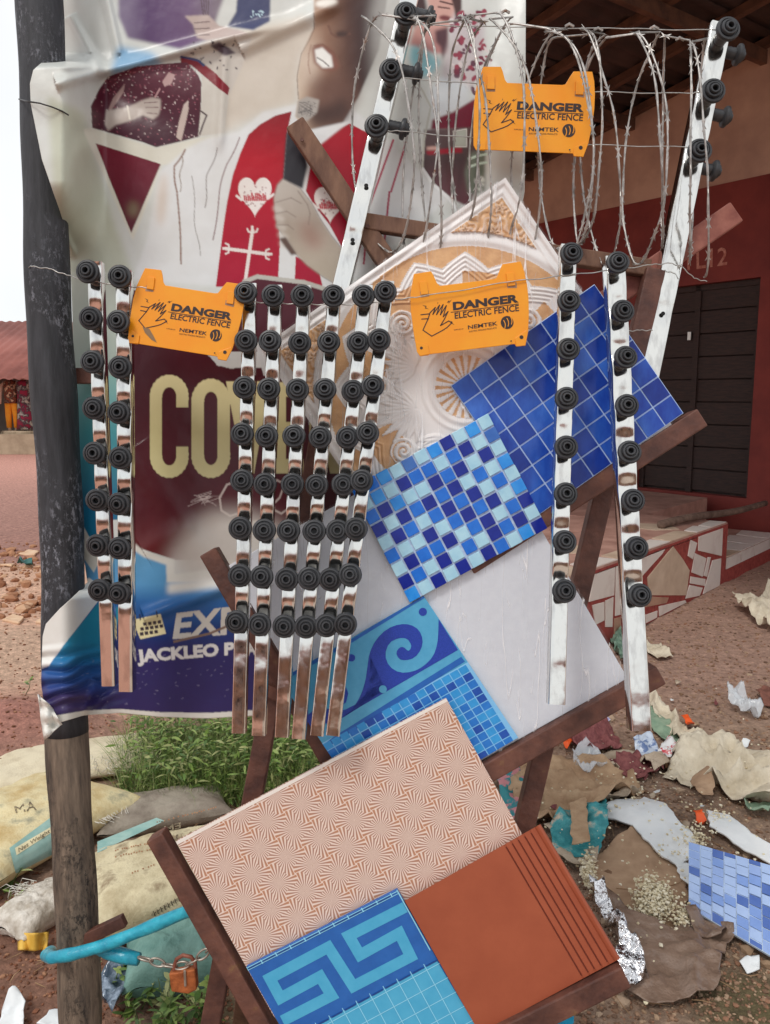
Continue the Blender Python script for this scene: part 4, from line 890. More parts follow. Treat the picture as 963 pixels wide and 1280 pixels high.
def film_mat(name, base=.04, crease=.9):
    m = bpy.data.materials.new(name); m.use_nodes = True; n = m.node_tree.nodes; l = m.node_tree.links; b = n['Principled BSDF']; out = n['Material Output']
    b.inputs['Base Color'].default_value = (.85, .86, .88, 1); b.inputs['Roughness'].default_value = .22; b.inputs['Specular IOR Level'].default_value = .6; b.inputs['Base Color'].default_value = (.95, .95, .96, 1)
    g = n.new('ShaderNodeNewGeometry'); fac = None
    for k, (rot, sc) in enumerate((((0, 35, 0), 9), ((0, -40, 10), 13), ((0, 80, 0), 7))):
        mp = n.new('ShaderNodeMapping'); mp.inputs['Rotation'].default_value = tuple(R(v) for v in rot); mp.inputs['Scale'].default_value = (4.2, 1, .35); mp.inputs['Location'].default_value = (k * 3.1, 0, k * 1.7)
        t = n.new('ShaderNodeTexNoise'); t.inputs['Scale'].default_value = sc; t.inputs['Detail'].default_value = 1.5; t.inputs['Roughness'].default_value = .5
        l.new(g.outputs['Position'], mp.inputs['Vector']); l.new(mp.outputs['Vector'], t.inputs['Vector'])
        r = n.new('ShaderNodeValToRGB'); e_ = r.color_ramp.elements; e_[0].position = .49; e_[0].color = (0, 0, 0, 1); e_[1].position = .5; e_[1].color = (1, 1, 1, 1); z_ = e_.new(.51); z_.color = (0, 0, 0, 1)
        t2 = n.new('ShaderNodeTexNoise'); t2.inputs['Scale'].default_value = 6 + k; l.new(mp.outputs['Vector'], t2.inputs['Vector']); r2 = n.new('ShaderNodeValToRGB'); r2.color_ramp.elements[0].position = .5; r2.color_ramp.elements[1].position = .62; l.new(t2.outputs['Fac'], r2.inputs['Fac'])
        l.new(t.outputs['Fac'], r.inputs['Fac']); mu = n.new('ShaderNodeMath'); mu.operation = 'MULTIPLY'; l.new(r.outputs['Color'], mu.inputs[0]); l.new(r2.outputs['Color'], mu.inputs[1])
        if fac is None: fac = mu.outputs[0]
        else: ad = n.new('ShaderNodeMath'); ad.operation = 'MAXIMUM'; l.new(fac, ad.inputs[0]); l.new(mu.outputs[0], ad.inputs[1]); fac = ad.outputs[0]
    mr = n.new('ShaderNodeMapRange'); mr.inputs['To Min'].default_value = base; mr.inputs['To Max'].default_value = crease; l.new(fac, mr.inputs['Value'])
    tr = n.new('ShaderNodeBsdfTransparent'); mx_ = n.new('ShaderNodeMixShader'); bp = n.new('ShaderNodeBump'); bp.inputs['Strength'].default_value = .5; bp.inputs['Distance'].default_value = .003
    l.new(mr.outputs['Result'], mx_.inputs['Fac']); l.new(tr.outputs['BSDF'], mx_.inputs[1]); l.new(b.outputs['BSDF'], mx_.inputs[2]); l.new(mx_.outputs['Shader'], out.inputs['Surface'])
    return m
m_film = film_mat('clear_wrap')
def film(c, off, amp, nm, parent, n_=60):
    def fn(u, v):
        x, y = quad_px(c, u, v); w = float(fbm((u * .9 + v * .35) * 14, (v - u * .3) * 4, 51)) + .6 * float(fbm(u * 22, v * 9, 55)); return BP(x, y, off + amp * max(0, w + .35))
    return MB().grid(fn, n_, n_).build(nm, m_film, parent, smooth=True)
cA_tl = [(325, 435), (632, 222), (841, 532), (534, 745)]
film([(322, 434), (633, 219), (845, 534), (531, 749)], .0062, .004, 'plastic_wrap', pA)
# ---- plain white panel
cB = [(286, 707), (600, 530), (785, 848), (471, 1024)]
pB = pthing('ceiling_panel', 'plain white ceiling panel in clear plastic on the middle ledge', 'ceiling panel', cB, 0)
m_pvc = M('woven_white_pvc', A(194, 198, 206, 1.14), A(200, 204, 211, 1.14), rough=.4, scale=60, bump=.1, bscale=240, bdist=.002)
slab(cB, .006, .008, m_pvc, 'board', pB); film([(283, 706), (601, 526), (789, 849), (469, 1027)], .0072, .0022, 'plastic_wrap', pB)
# ---- cobalt grid tile
cE = [(563.6, 482), (743.5, 355), (855, 516.5), (675, 643)]     # TL, TR, BR, BL
pE = pthing('wall_tile', 'cobalt blue grid tile with pale joints on the upper ledge', 'tile', cE, .01)
slab(cE, .0125, .009, M('pale_blue_joint', A(150, 172, 220), A(160, 182, 228), rough=.4, scale=40), 'tile_body', pE)
cob = [M('cobalt_%d' % k, A(*c, 1.15), A(*c2, 1.15), rough=.2, scale=13, stretch=(1.6, 1, .7), spec=.35, bump=.12, bscale=22) for k, (c, c2) in enumerate((((22, 52, 142), (44, 88, 176)), ((18, 40, 122), (30, 62, 150)), ((30, 66, 158), (58, 104, 190))))]
for j in range(7):
    for i in range(8):
        g_ = .035; q = [quad_px(cE, (i + a_) / 8, (j + b_) / 7) for a_, b_ in ((g_, g_), (1 - g_, g_), (1 - g_, 1 - g_), (g_, 1 - g_))]
        MB().prism([BP(x, y, .0142) for x, y in q], -BN * .0015).build('glazed_square', random.choice(cob), pE)
# ---- glass mosaic sheet
mz = ['MMSPTPSNPSP', 'PSPNMMPMNPT', 'MNSPPNMNPNP', 'NPNMNMNPMPS', 'PNMPMNMNPMP', 'MPPNPMNMNPS', 'PNMMNPMNPMN', 'NMPNPMPNMNP', 'SPNPNPNMPSN']
gl = {k: M('glass_' + k, A(*c, 1.15), A(*c2, 1.15), rough=.14, scale=30, spec=.32) for k, (c, c2) in dict(M=((26, 96, 190), (38, 112, 206)), S=((36, 128, 214), (60, 150, 226)), P=((148, 192, 214), (166, 206, 222)), T=((50, 96, 172), (66, 112, 184)), N=((18, 34, 128), (26, 44, 142))).items()}
o0 = np.array((450 - 5 * .2596, 510 + 400 * .2596)); vx = np.array((15.8, -8.6)); vy = np.array((8.43, 16.1))
cD = [o0 - vx * .5 - vy * .5, o0 + vx * 10.5 - vy * .5, o0 + vx * 10.5 + vy * 8.5, o0 - vx * .5 + vy * 8.5]
pD = pthing('mosaic_sheet', 'small blue and pale glass mosaic sheet overlapping the cobalt tile', 'mosaic', cD, .02)
slab([o0 - vx * .42 - vy * .42, o0 + vx * 10.42 - vy * .42, o0 + vx * 10.42 + vy * 8.42, o0 - vx * .42 + vy * 8.42], .0185, .0015, M('mosaic_mesh', A(150, 170, 196), A(176, 192, 212), rough=.8, scale=90), 'backing', pD)
chipm = None
for j in range(9):
    for i in range(11):
        c = o0 + vx * (i + random.uniform(-.03, .03)) + vy * (j + random.uniform(-.03, .03)); a_ = vx * .435; b_ = vy * .435
        MB().prism([BP(*(c + p), .0222) for p in (-a_ - b_, a_ - b_, a_ + b_, -a_ + b_)], -BN * .0035).build('glass_chip', gl[mz[j][i]], pD, bevel=.0008)
# ---- wave tile
cC = [(350, 850), (530, 745), (648, 922), (468, 1027)]
pC = pthing('wall_tile', 'blue wave scroll border tile with small printed squares', 'tile', cC, .015)
slab(cC, .0165, .008, M('turquoise_glaze', A(74, 152, 192, 1.15), A(84, 162, 200, 1.15), rough=.25, scale=30), 'tile_body', pC)
Z8 = lambda L_: [(400 + x * .27, 740 + y * .27) for x, y in L_]
m_navy = M('navy_glaze', A(26, 58, 150, 1.1), A(40, 66, 168, 1.1), rough=.3, scale=420, lo=.4, hi=.6); m_line = M('deep_blue_line', A(26, 84, 158), A(30, 90, 164), rough=.3, scale=60)
wave = MB()
def smooth_poly(pts, it=2):
    P = [np.array(p, float) for p in pts]
    for _ in range(it):
        Q = []
        for i in range(len(P)): a_, b_ = P[i], P[(i + 1) % len(P)]; Q += [a_ * .75 + b_ * .25, a_ * .25 + b_ * .75]
        P = Q
    return P
w_main = [(640, 268), (550, 125), (549, 180), (545, 240), (525, 300), (480, 345), (430, 370), (370, 375), (320, 345), (300, 290), (320, 235), (365, 212), (405, 215), (425, 245), (420, 265), (408, 274), (390, 255), (370, 255), (352, 280), (365, 310), (395, 318), (440, 305), (470, 265), (478, 220), (460, 175), (420, 150), (370, 148), (310, 170), (260, 220), (230, 280), (220, 350), (212, 410), (190, 480), (150, 545), (95, 585)]
core = [w_main[0]] * 1 + w_main
q = [np.array(p, float) for p in w_main]; sm = [q[0], q[1]]
for i in range(1, len(q) - 1):
    a_, b_ = q[i], q[i + 1]; sm += [a_ * .75 + b_ * .25, a_ * .25 + b_ * .75]
sm.append(q[-1])
flat_poly(wave, clip_to(Z8(sm), cC) if False else Z8(sm), .0170)
for shift in ((-315, 176),):
    q2 = clip_to(Z8([(x + shift[0], y + shift[1]) for x, y in [(550, 125), (545, 240), (525, 300), (480, 345), (430, 370), (370, 375), (320, 345), (150, 480), (400, 420), (620, 280)]]), cC)
    if len(q2) > 2: flat_poly(wave, q2, .0170)
for (cx, cy, r_) in ((477, 92, 19), (147, 305, 17)): flat_poly(wave, Z8([(cx + r_ * math.cos(R(a_)), cy + r_ * math.sin(R(a_))) for a_ in range(0, 360, 15)]), .0170)
flat_poly(wave, Z8([(100, 440), (120, 436), (132, 470), (122, 510), (100, 530), (84, 520), (84, 450)]), .0170)
wave.build('wave_print', m_navy, pC)
dot = MB(); flat_poly(dot, Z8([(292 + 18 * math.cos(R(a_)), 450 + 18 * math.sin(R(a_))) for a_ in range(0, 360, 15)]), .0174); dot.build('dot_print', MATS['turquoise_glaze'], pC)
ln = MB()
for q2 in ([(140, 222), (478, 12), (486, 26), (140, 240)], [(62, 702), (62, 672), (655, 300), (672, 322)], [(-160, 388), (140, 222), (140, 240), (-160, 408)], [(-100, 800), (62, 672), (62, 702), (-100, 830)]):
    q3 = clip_to(Z8(q2), cC)
    if len(q3) > 2: flat_poly(ln, q3, .0170)
ln.build('line_print', m_line, pC)
cells = {k: MB() for k in range(3)}; base = np.array(Z8([(676, 334)])[0]); ca = np.array((-10.6, 5.9)); cb = np.array((5.6, 8.9)) * 1.0
bgp = MB(); q3 = clip_to([base + ca * -.6 - cb * .1, base + ca * 22 - cb * .1, base + ca * 22 + cb * 13, base + ca * -.6 + cb * 13], cC)
flat_poly(bgp, q3, .0168); bgp.build('joint_print', M('pale_joint_print', A(110, 168, 220), A(120, 176, 226), rough=.3), pC)
for j in range(13):
    for i in range(22):
        a_ = base + ca * i + cb * j; q3 = clip_to([a_ + ca * .05 + cb * .07, a_ + ca * .95 + cb * .07, a_ + ca * .95 + cb * .95, a_ + ca * .05 + cb * .95], cC)
        if len(q3) > 2: flat_poly(cells[random.choice((0, 0, 1, 1, 2))], q3, .0171)
for k, c in enumerate(((40, 130, 190), (26, 100, 176), (18, 66, 148))): cells[k].build('square_print', M('printed_sq_%d' % k, A(*c), A(*[v + 10 for v in c]), rough=.3, scale=40), pC)
# ---- peach fan tile
cF = [(220, 1052), (558, 873), (681, 1093), (343, 1272)]
pF = pthing('wall_tile', 'large peach fan-patterned wall tile under the two lower tiles', 'tile', cF, .04)
fm = bpy.data.materials.new('fan_print'); fm.use_nodes = True; n = fm.node_tree.nodes; l = fm.node_tree.links; b = n['Principled BSDF']; b.inputs['Roughness'].default_value = .22
uvn = n.new('ShaderNodeUVMap'); uvn.uv_map = 'lattice'; sp_ = n.new('ShaderNodeSeparateXYZ'); l.new(uvn.outputs['UV'], sp_.inputs['Vector'])
def mth(op, a_, b_=None, c_=None):
    m = n.new('ShaderNodeMath'); m.operation = op
    for i, v in enumerate((a_, b_, c_)):
        if v is None: continue
        if hasattr(v, 'is_linked') or hasattr(v, 'links'): l.new(v, m.inputs[i])
        else: m.inputs[i].default_value = v
    return m.outputs[0]
fx = mth('SUBTRACT', mth('FRACT', sp_.outputs['X']), .5); fy = mth('SUBTRACT', mth('FRACT', sp_.outputs['Y']), .5)
rad = mth('SQRT', mth('ADD', mth('MULTIPLY', fx, fx), mth('MULTIPLY', fy, fy)))
phi = mth('ARCTAN2', fy, fx); tw_ = mth('ADD', phi, mth('MULTIPLY', mth('SUBTRACT', .5, rad), 2.0))
sec = mth('ADD', mth('FLOOR', mth('DIVIDE', tw_, math.pi / 2)), .5); an = mth('MULTIPLY', sec, math.pi / 2)
dx = mth('SUBTRACT', fx, mth('MULTIPLY', mth('COSINE', an), .7071)); dy = mth('SUBTRACT', fy, mth('MULTIPLY', mth('SINE', an), .7071))
st = mth('MULTIPLY', mth('COSINE', mth('MULTIPLY', mth('ARCTAN2', dy, dx), 28.0)), -1.0)
rmp = n.new('ShaderNodeValToRGB'); rmp.color_ramp.elements[0].position = .42; rmp.color_ramp.elements[1].position = .58
l.new(mth('ADD', mth('MULTIPLY', st, .5), mth('ADD', .36, mth('MULTIPLY', rad, .42))), rmp.inputs['Fac'])
ctr = n.new('ShaderNodeValToRGB'); ctr.color_ramp.elements[0].position = .05; ctr.color_ramp.elements[0].color = A(180, 128, 98, 1.1); ctr.color_ramp.elements[1].position = .36; ctr.color_ramp.elements[1].color = A(164, 124, 108, 1.1); l.new(rad, ctr.inputs['Fac'])
xm = n.new('ShaderNodeMix'); xm.data_type = 'RGBA'; l.new(rmp.outputs['Color'], xm.inputs['Factor']); l.new(ctr.outputs['Color'], xm.inputs['A']); xm.inputs['B'].default_value = A(220, 200, 188, 1.1); l.new(xm.outputs['Result'], b.inputs['Base Color'])
mbF = MB().prism([BP(x, y, .0405) for x, y in cF], -BN * .009); oF = mbF.build('tile_body', fm, pF, bevel=.001)
uvl = oF.data.uv_layers.new(name='lattice'); va, vb = np.array((33.2, 10.5)), np.array((-9.5, 33.2)); Mi = np.linalg.inv(np.stack([va, vb], 1)); org = np.array((300 + 205 * .166, 950 + 462 * .166))
for lp in oF.data.loops:
    w = oF.data.vertices[lp.vertex_index].co + PW(pF).translation - CAM; dd = w.dot(FW); x, y = CX + w.dot(RT) / dd * F, CY - w.dot(UP) / dd * F
    uvl.data[lp.index].uv = Mi @ (np.array((x, y)) - org)
wl_ = MB(); flat_poly(wl_, [cF[0], cF[1], (560, 876.5), (222, 1056)], .0408); wl_.build('white_edge', M('white_glaze', A(226, 218, 210, 1.1), rough=.25), pF)
# ---- greek key tile
G3 = lambda L_: [(300 + x * .3323, 1090 + y * .3323) for x, y in L_]
cG = [(308, 1209), (497, 1112), (622, 1330), (433, 1427)]
pG = pthing('wall_tile', 'blue tile with turquoise key pattern at the bottom', 'tile', cG, .055)
slab(cG, .0555, .009, M('key_blue', A(30, 88, 160, 1.15), A(36, 96, 170, 1.15), rough=.25, scale=30), 'tile_body', pG)
path = [(160, 560), (345, 465), (302, 393), (153, 474), (113, 400), (333, 283), (427, 430), (643, 318), (600, 230), (452, 312), (410, 240), (622, 132)]
key = MB(); hw = 21
P_ = [np.array(p, float) for p in path]
L1_, L2_ = [], []
for i in range(len(P_)):
    d1 = (P_[i] - P_[i - 1]) if i else (P_[1] - P_[0]); d2 = (P_[i + 1] - P_[i]) if i < len(P_) - 1 else d1
    d1 = d1 / np.hypot(*d1); d2 = d2 / np.hypot(*d2); n1 = np.array((-d1[1], d1[0])); n2 = np.array((-d2[1], d2[0])); mi = n1 + n2; mi = mi / np.dot(mi, n1)
    L1_.append(P_[i] + mi * hw); L2_.append(P_[i] - mi * hw)
for i in range(len(P_) - 1):
    q3 = clip_to(G3([L1_[i], L1_[i + 1], L2_[i + 1], L2_[i]]), cG)
    if len(q3) > 2: flat_poly(key, q3, .0560)
m_turq = M('key_turquoise', A(66, 156, 194, 1.15), A(76, 164, 200, 1.15), rough=.25, scale=30)
key.build('key_print', m_turq, pG)
fld = MB(); q3 = clip_to(G3([(170, 640), (742, 335), (900, 600), (300, 900)]), cG); flat_poly(fld, q3, .0560)
fld.build('field_print', m_turq, pG)
lines = MB(); m_pale = M('key_pale_line', A(130, 190, 226), rough=.3)
def stroke_px(mb, a_, b_, w, off, c):
    a_, b_ = np.array(a_, float), np.array(b_, float); d = b_ - a_; d /= np.hypot(*d); nn = np.array((-d[1], d[0])) * w / 2
    q_ = clip_to([a_ + nn, b_ + nn, b_ - nn, a_ - nn], c)
    if len(q_) > 2: flat_poly(mb, q_, off)
dirx = np.array((742 - 230, 335 - 612.)); dirx /= np.hypot(*dirx); diry = np.array((-dirx[1], dirx[0]))
b0 = np.array((742, 335.))
for k in range(0, 12): s_ = b0 - dirx * (k * 58 + 50) ; stroke_px(lines, *G3([s_ + diry * -14, s_ + diry * 420]), .9, .0564, cG)
for k in range(0, 6): s_ = b0 + diry * (12 + k * 62); stroke_px(lines, *G3([s_ + dirx * 60, s_ - dirx * 760]), .9, .0564, cG)
stroke_px(lines, (308, 1210.5), (498, 1113.5), 1.0, .0564, cG); stroke_px(lines, (308, 1214), (498, 1117), .8, .0564, cG); stroke_px(lines, (496, 1112), (538, 1188), 1.4, .0564, cG)
for k in range(11): x_ = quad_px(cG, k / 10.5, 0); stroke_px(lines, x_, quad_px(cG, k / 10.5, .022), 1.2, .0566, cG)
lines.build('line_print', m_pale, pG)
dsh = MB()
for k in range(10): stroke_px(dsh, quad_px(cG, (k + .1) / 10.5, .012), quad_px(cG, (k + .9) / 10.5, .012), 1.6, .0568, cG)
for k in range(12): s_ = b0 - dirx * (k * 58 + 50); stroke_px(dsh, *G3([s_ + dirx * 5 - diry * 2, s_ + dirx * 52 - diry * 2]), 1.7, .0568, cG)
dsh.build('dash_print', M('key_dark_dash', A(18, 56, 120), rough=.3), pG)
# ---- terracotta step tile
cH = [(506, 1126), (676, 1030), (776, 1198), (600, 1292)]
pH = pthing('step_tile', 'plain terracotta stair tread tile with grooves along its nosing', 'tile', cH, .06)
m_ter = M('terracotta', A(148, 72, 46, 1.08), A(158, 80, 52, 1.08), rough=.55, scale=9, bump=.08, bscale=180, bdist=.002)
gro = [0, .72, .725, .77, .775, .815, .82, .86, .865, .91, .915, 1.0]
H_ = MB()
prof = [(0, .0605)]
for gpos in (.735, .78, .825, .872, .918): prof += [(gpos - .006, .0605), (gpos - .004, .0588), (gpos + .004, .0588), (gpos + .006, .0605)]
prof += [(.955, .0605), (.965, .0645), (.98, .0665), (.995, .0635), (1.0, .052)]
k = len(prof); vts = []
for v in (0, 1):
    for (u, of) in prof: x, y = quad_px(cH, u, v); vts.append(BP(x, y, of))
    for (u, of) in reversed(prof): x, y = quad_px(cH, u, v); vts.append(BP(x, y, .049))
n2 = 2 * k
fcs = [(i, i + 1, n2 + i + 1, n2 + i) for i in range(n2 - 1)] + [(n2 - 1, 0, n2, 2 * n2 - 1), tuple(reversed(range(n2))), tuple(range(n2, 2 * n2))]
H_.add(vts, fcs).build('tile_body', m_ter, pH)
gd = MB()
for gpos in (.735, .78, .825, .872, .918): gd.add([BP(*quad_px(cH, gpos - .0038, .02), .0590), BP(*quad_px(cH, gpos + .0038, .02), .0590), BP(*quad_px(cH, gpos + .0038, .98), .0590), BP(*quad_px(cH, gpos - .0038, .98), .0590)], [(0, 1, 2, 3)])
gd.build('groove', M('groove_dark', A(96, 40, 26), rough=.9), pH)  # darker strips laid along the groove bottoms

# ================================================================== FENCE BRACKETS WITH INSULATORS
def steel_mat():
    m = bpy.data.materials.new('polished_steel'); m.use_nodes = True; n = m.node_tree.nodes; l = m.node_tree.links; b = n['Principled BSDF']
    b.inputs['Metallic'].default_value = 1; b.inputs['Base Color'].default_value = (.76, .745, .70, 1); b.inputs['Roughness'].default_value = .07
    g = n.new('ShaderNodeNewGeometry'); t = n.new('ShaderNodeTexNoise'); t.inputs['Scale'].default_value = 30; t.inputs['Detail'].default_value = 2
    bp = n.new('ShaderNodeBump'); bp.inputs['Strength'].default_value = .22; bp.inputs['Distance'].default_value = .002
    t2 = n.new('ShaderNodeTexNoise'); t2.inputs['Scale'].default_value = 60; t2.inputs['Detail'].default_value = 6; mr = n.new('ShaderNodeMapRange'); mr.inputs['To Min'].default_value = .02; mr.inputs['To Max'].default_value = .2
    l.new(g.outputs['Position'], t.inputs['Vector']); l.new(t.outputs['Fac'], bp.inputs['Height']); l.new(bp.outputs['Normal'], b.inputs['Normal'])
    t5 = n.new('ShaderNodeTexNoise'); t5.inputs['Scale'].default_value = 34; t5.inputs['Detail'].default_value = 5; r5 = n.new('ShaderNodeValToRGB'); r5.color_ramp.elements[0].position = .5; r5.color_ramp.elements[0].color = (.78, .77, .73, 1); r5.color_ramp.elements[1].position = .66; r5.color_ramp.elements[1].color = (.6, .585, .56, 1)
    mp5 = n.new('ShaderNodeMapping'); mp5.inputs['Scale'].default_value = (1.6, 1, .55); l.new(g.outputs['Position'], mp5.inputs['Vector']); l.new(mp5.outputs['Vector'], t5.inputs['Vector']); l.new(t5.outputs['Fac'], r5.inputs['Fac']); l.new(r5.outputs['Color'], b.inputs['Base Color'])
    l.new(g.outputs['Position'], t2.inputs['Vector']); l.new(t2.outputs['Fac'], mr.inputs['Value']); l.new(mr.outputs['Result'], b.inputs['Roughness']); return m
m_steel = steel_mat()
m_rub = M('black_insulator', A(38, 39, 42, 1.2), A(54, 55, 58, 1.2), rough=.42, scale=50, spec=.5)
INS_PROF = [(.0, 0), (.0125, 0), (.0130, .004), (.0122, .008), (.0130, .012), (.0122, .016), (.0130, .020), (.0126, .0245), (.0190, .0265), (.0216, .0285), (.0224, .0315), (.0222, .0345), (.0208, .0365), (.0176, .0372), (.0168, .0345), (.0150, .0345), (.0147, .0405), (.0136, .0422), (.0112, .0425), (.0106, .0400), (.0092, .0400), (.0088, .0450), (.0080, .0462), (.0056, .0463), (.0050, .0450), (.0046, .030), (.0, .030)]
ins_me = MB().lathe(INS_PROF, 26).mesh('insulator', smooth=True, weld=True)
ins_me.materials.append(m_rub)
def auto_smooth(me, ang=35):
    try: me.set_sharp_from_angle(angle=R(ang))
    except Exception: pass
auto_smooth(ins_me)
GRP = 'hanging steel fence brackets with black insulators'
def bracket(label, top, bot, first, last, o_t, o_b, wpx, nin=8, group=GRP, scale=1.0, name='fence_bracket', holes=()):
    a_, b_ = BP(*top, o_t), BP(*bot, o_b); t = (b_ - a_).normalized(); side = (RT - t * RT.dot(t)).normalized(); nrm = side.cross(t).normalized()
    if nrm.dot(FW) > 0: nrm = -nrm
    r = thing(name, label, 'fence bracket', tuple(b_), group); w = wpx * PXM * (D0 - (o_t + o_b) / 2) / D0
    f1 = np.array(first, float); f2 = np.array(last, float); LEN = (b_ - a_).length
    frac = lambda p: ((np.array(p, float) - np.array(top)) @ (np.array(bot, float) - np.array(top))) / np.sum((np.array(bot, float) - np.array(top)) ** 2)
    hk = [frac(h_) for h_ in holes]; fk = [frac(f1 + (f2 - f1) * k / max(1, nin - 1)) for k in range(nin)] + hk; dsz = [random.uniform(.7, 1.35) for _ in fk]; ph = random.uniform(0, 99)
    hwid = w / 2; c5 = .0024; sec_ = []
    for (sx_, sn) in ((1, 1), (-1, 1), (-1, -1), (1, -1)):
        for t5 in ((0, .5, 1)):
            a5 = (math.atan2(sn, sx_) - math.pi / 4 + t5 * math.pi / 2); sec_.append((sx_ * (hwid - c5) + c5 * math.cos(a5), sn * (hwid - c5) + c5 * math.sin(a5)))
    sec_ = sec_[:3] + [(hwid * q_, hwid) for q_ in (.5, 0, -.5)] + sec_[3:]
    NS = 260; tv = MB(); ns5 = len(sec_)
    for i5 in range(NS + 1):
        f5 = i5 / NS; cpt = a_ + (b_ - a_) * f5 - nrm * hwid; dn = sum(q_ * .0062 * math.exp(-((f5 - k5 + .010) * LEN / .024) ** 2) for k5, q_ in zip(fk, dsz)) + .0011 * (float(vn(f5 * 30 + ph, 1.7, 91)) - .5)
        for (x5, n5) in sec_: tv.v.append(cpt + side * x5 + nrm * (n5 - (dn * (1 - .35 * (x5 / hwid) ** 2) if n5 > hwid * .8 else 0)))
    for i5 in range(NS):
        for j5 in range(ns5): j6 = (j5 + 1) % ns5; tv.f.append((i5 * ns5 + j5, i5 * ns5 + j6, (i5 + 1) * ns5 + j6, (i5 + 1) * ns5 + j5))
    tv.f.append(tuple(range(ns5))); tv.f.append(tuple(NS * ns5 + j5 for j5 in reversed(range(ns5))))
    tb = tv.build('steel_tube', m_steel, r, smooth=True); auto_smooth(tb.data, 60)
    n0 = nrm.to_track_quat('Z', 'Y').to_matrix().to_4x4()
    for k in range(nin):
        p = f1 + (f2 - f1) * k / max(1, nin - 1); fr = frac(p); ofs = o_t + (o_b - o_t) * fr
        # flange centre appears at p: find base point on tube face
        q = CAM + ray(*p) * (D0 - ofs - .033); base_ = q - nrm * .033
        base_ = base_ - nrm * ((base_ - (a_ + (b_ - a_) * fr)).dot(nrm)); ln_ = (base_ - a_).dot(side)
        base_ = base_ - side * ln_ * .55
        spin = Matrix.Rotation(random.uniform(0, 6.28), 4, 'Z'); tilt = Matrix.Rotation(R(random.uniform(-4, 4)), 4, 'X') @ Matrix.Rotation(R(random.uniform(-4, 4)), 4, 'Y')
        place('insulator', ins_me, m_rub, r, Matrix.Translation(base_) @ n0 @ tilt @ spin @ Matrix.Scale(scale, 4))
    for h in holes:
        fr = frac(h); c = CAM + ray(*h) * (D0 - (o_t + (o_b - o_t) * fr) - .0008); MB().lathe([(0, 0), (.0045, 0), (.0045, .0006), (0, .0006)], 12, Matrix.Translation(c) @ n0).build('bolt_hole', M('hole_black', A(14, 14, 14), rough=.8), r)
    return r, a_, b_, side, nrm
BR = [('leftmost steel fence bracket with eight insulators, hanging by the pole', (117, 326), (126 + 9, 858), (112, 340), (126, 737), .10, .045, 17),
      ('second steel fence bracket from the pole, left of the left danger sign', (153, 336), (157, 865), (152, 347), (151, 742), .10, .045, 18),
      ('steel fence bracket touching the right edge of the left danger sign', (312, 353), (298, 917), (308, 367), (296, 777), .078, .12, 17),
      ('second bracket of the middle row of six', (344, 355), (323, 920), (341, 369), (325, 781), .078, .12, 17),
      ('third bracket of the middle row of six', (380, 355), (352, 922), (377, 369), (355, 783), .078, .12, 17),
      ('fourth bracket of the middle row of six', (419, 356), (373, 924), (416, 370), (381, 783), .078, .12, 17),
      ('fifth bracket of the middle row of six', (458, 355), (396, 920), (454, 370), (406, 782), .078, .12, 17),
      ('sixth and last bracket of the middle row, over the embossed panel', (485, 350), (416, 920), (480, 365), (430, 779), .082, .124, 17),
      ('straight steel fence bracket hanging over the left side of the cobalt tile', (712, 304), (697, 881), (711, 317), (702, 739), .07, .165, 20),
      ('rightmost bright steel fence bracket over the cobalt tile, slanting right at its foot', (770, 318), (803, 914), (770, 329), (797, 745), .07, .165, 24)]
for lb, t_, b2, f_, l_, o1, o2, w in BR: bracket(lb, t_, b2, f_, l_, o1, o2, w)
# long fence posts carrying the coil
for lb, t_, b2, f_, l_, o1, o2, w, sides, hl in (
        ('slanting polished steel fence post in front of the banner, left end of the razor wire', (514, -14), (424, 368), (509, 20), (473, 160), -.03, -.03, 22, [(527, 12), (512, 84), (495, 154)], [(458, 232), (441, 300)]),
        ('slanting polished steel fence post at the right end of the razor wire', (904, 26), (810, 480), (909, 38), (874, 190), -.045, -.045, 25, [(921, 60), (902, 138), (886, 206)], [(829, 392)])):
    r, a_, b_, side, nrm = bracket(lb, t_, b2, f_, l_, o1, o2, w, nin=3, group='tall fence posts holding the razor wire', scale=1.12, name='fence_post', holes=hl)
    n1 = side.to_track_quat('Z', 'Y').to_matrix().to_4x4(); wm = w * PXM * 1.02
    for sx, sy in sides:
        q = CAM + ray(sx, sy) * (D0 - o1); fr = (q - a_).dot((b_ - a_).normalized()); c = a_ + (b_ - a_).normalized() * fr + side * (wm / 2) - nrm * (wm / 2)
        place('insulator', ins_me, m_rub, r, Matrix.Translation(c) @ n1 @ Matrix.Scale(.98, 4))
# ---- fence wires
m_wire = M('galvanised_wire', A(150, 148, 144), A(186, 184, 180), rough=.35, metal=.9, scale=60)
def wire(name, label, pts, r=.0011, group=None, cat='wire', mat=None, sag=0):
    P = [BP(x, y, o_) for x, y, o_ in pts]; Q = []
    for i in range(len(P) - 1):
        for f in np.linspace(0, 1, 8, endpoint=False): Q.append(P[i] + (P[i + 1] - P[i]) * f + UP * (.0012 * math.sin(f * 6.28 * 1.5) - sag * 4 * f * (1 - f)))
    Q.append(P[-1]); o = MB().tube(Q, r, 6).build(name, mat or m_wire, None, smooth=True); return tag(o, label, cat, group)
wire('support_wire', 'long thin wire holding the hanging brackets and danger signs', [(33, 334, -.03), (40, 333, .03), (62, 336, .05), (84, 344, .06), (112, 351, .108), (152, 357, .108), (182, 360, .11), (292, 373, .10), (310, 377, .087), (343, 379, .087), (378, 380, .087), (417, 381, .087), (455, 380, .087), (483, 375, .09), (520, 372, .088), (640, 352, .085), (711, 344, .08), (771, 337, .08), (815, 331, .02), (838, 329, -.02), (852, 333, -.02), (868, 348, -.03), (884, 352, -.035)])
g_ = 'strands between the tall fence posts'
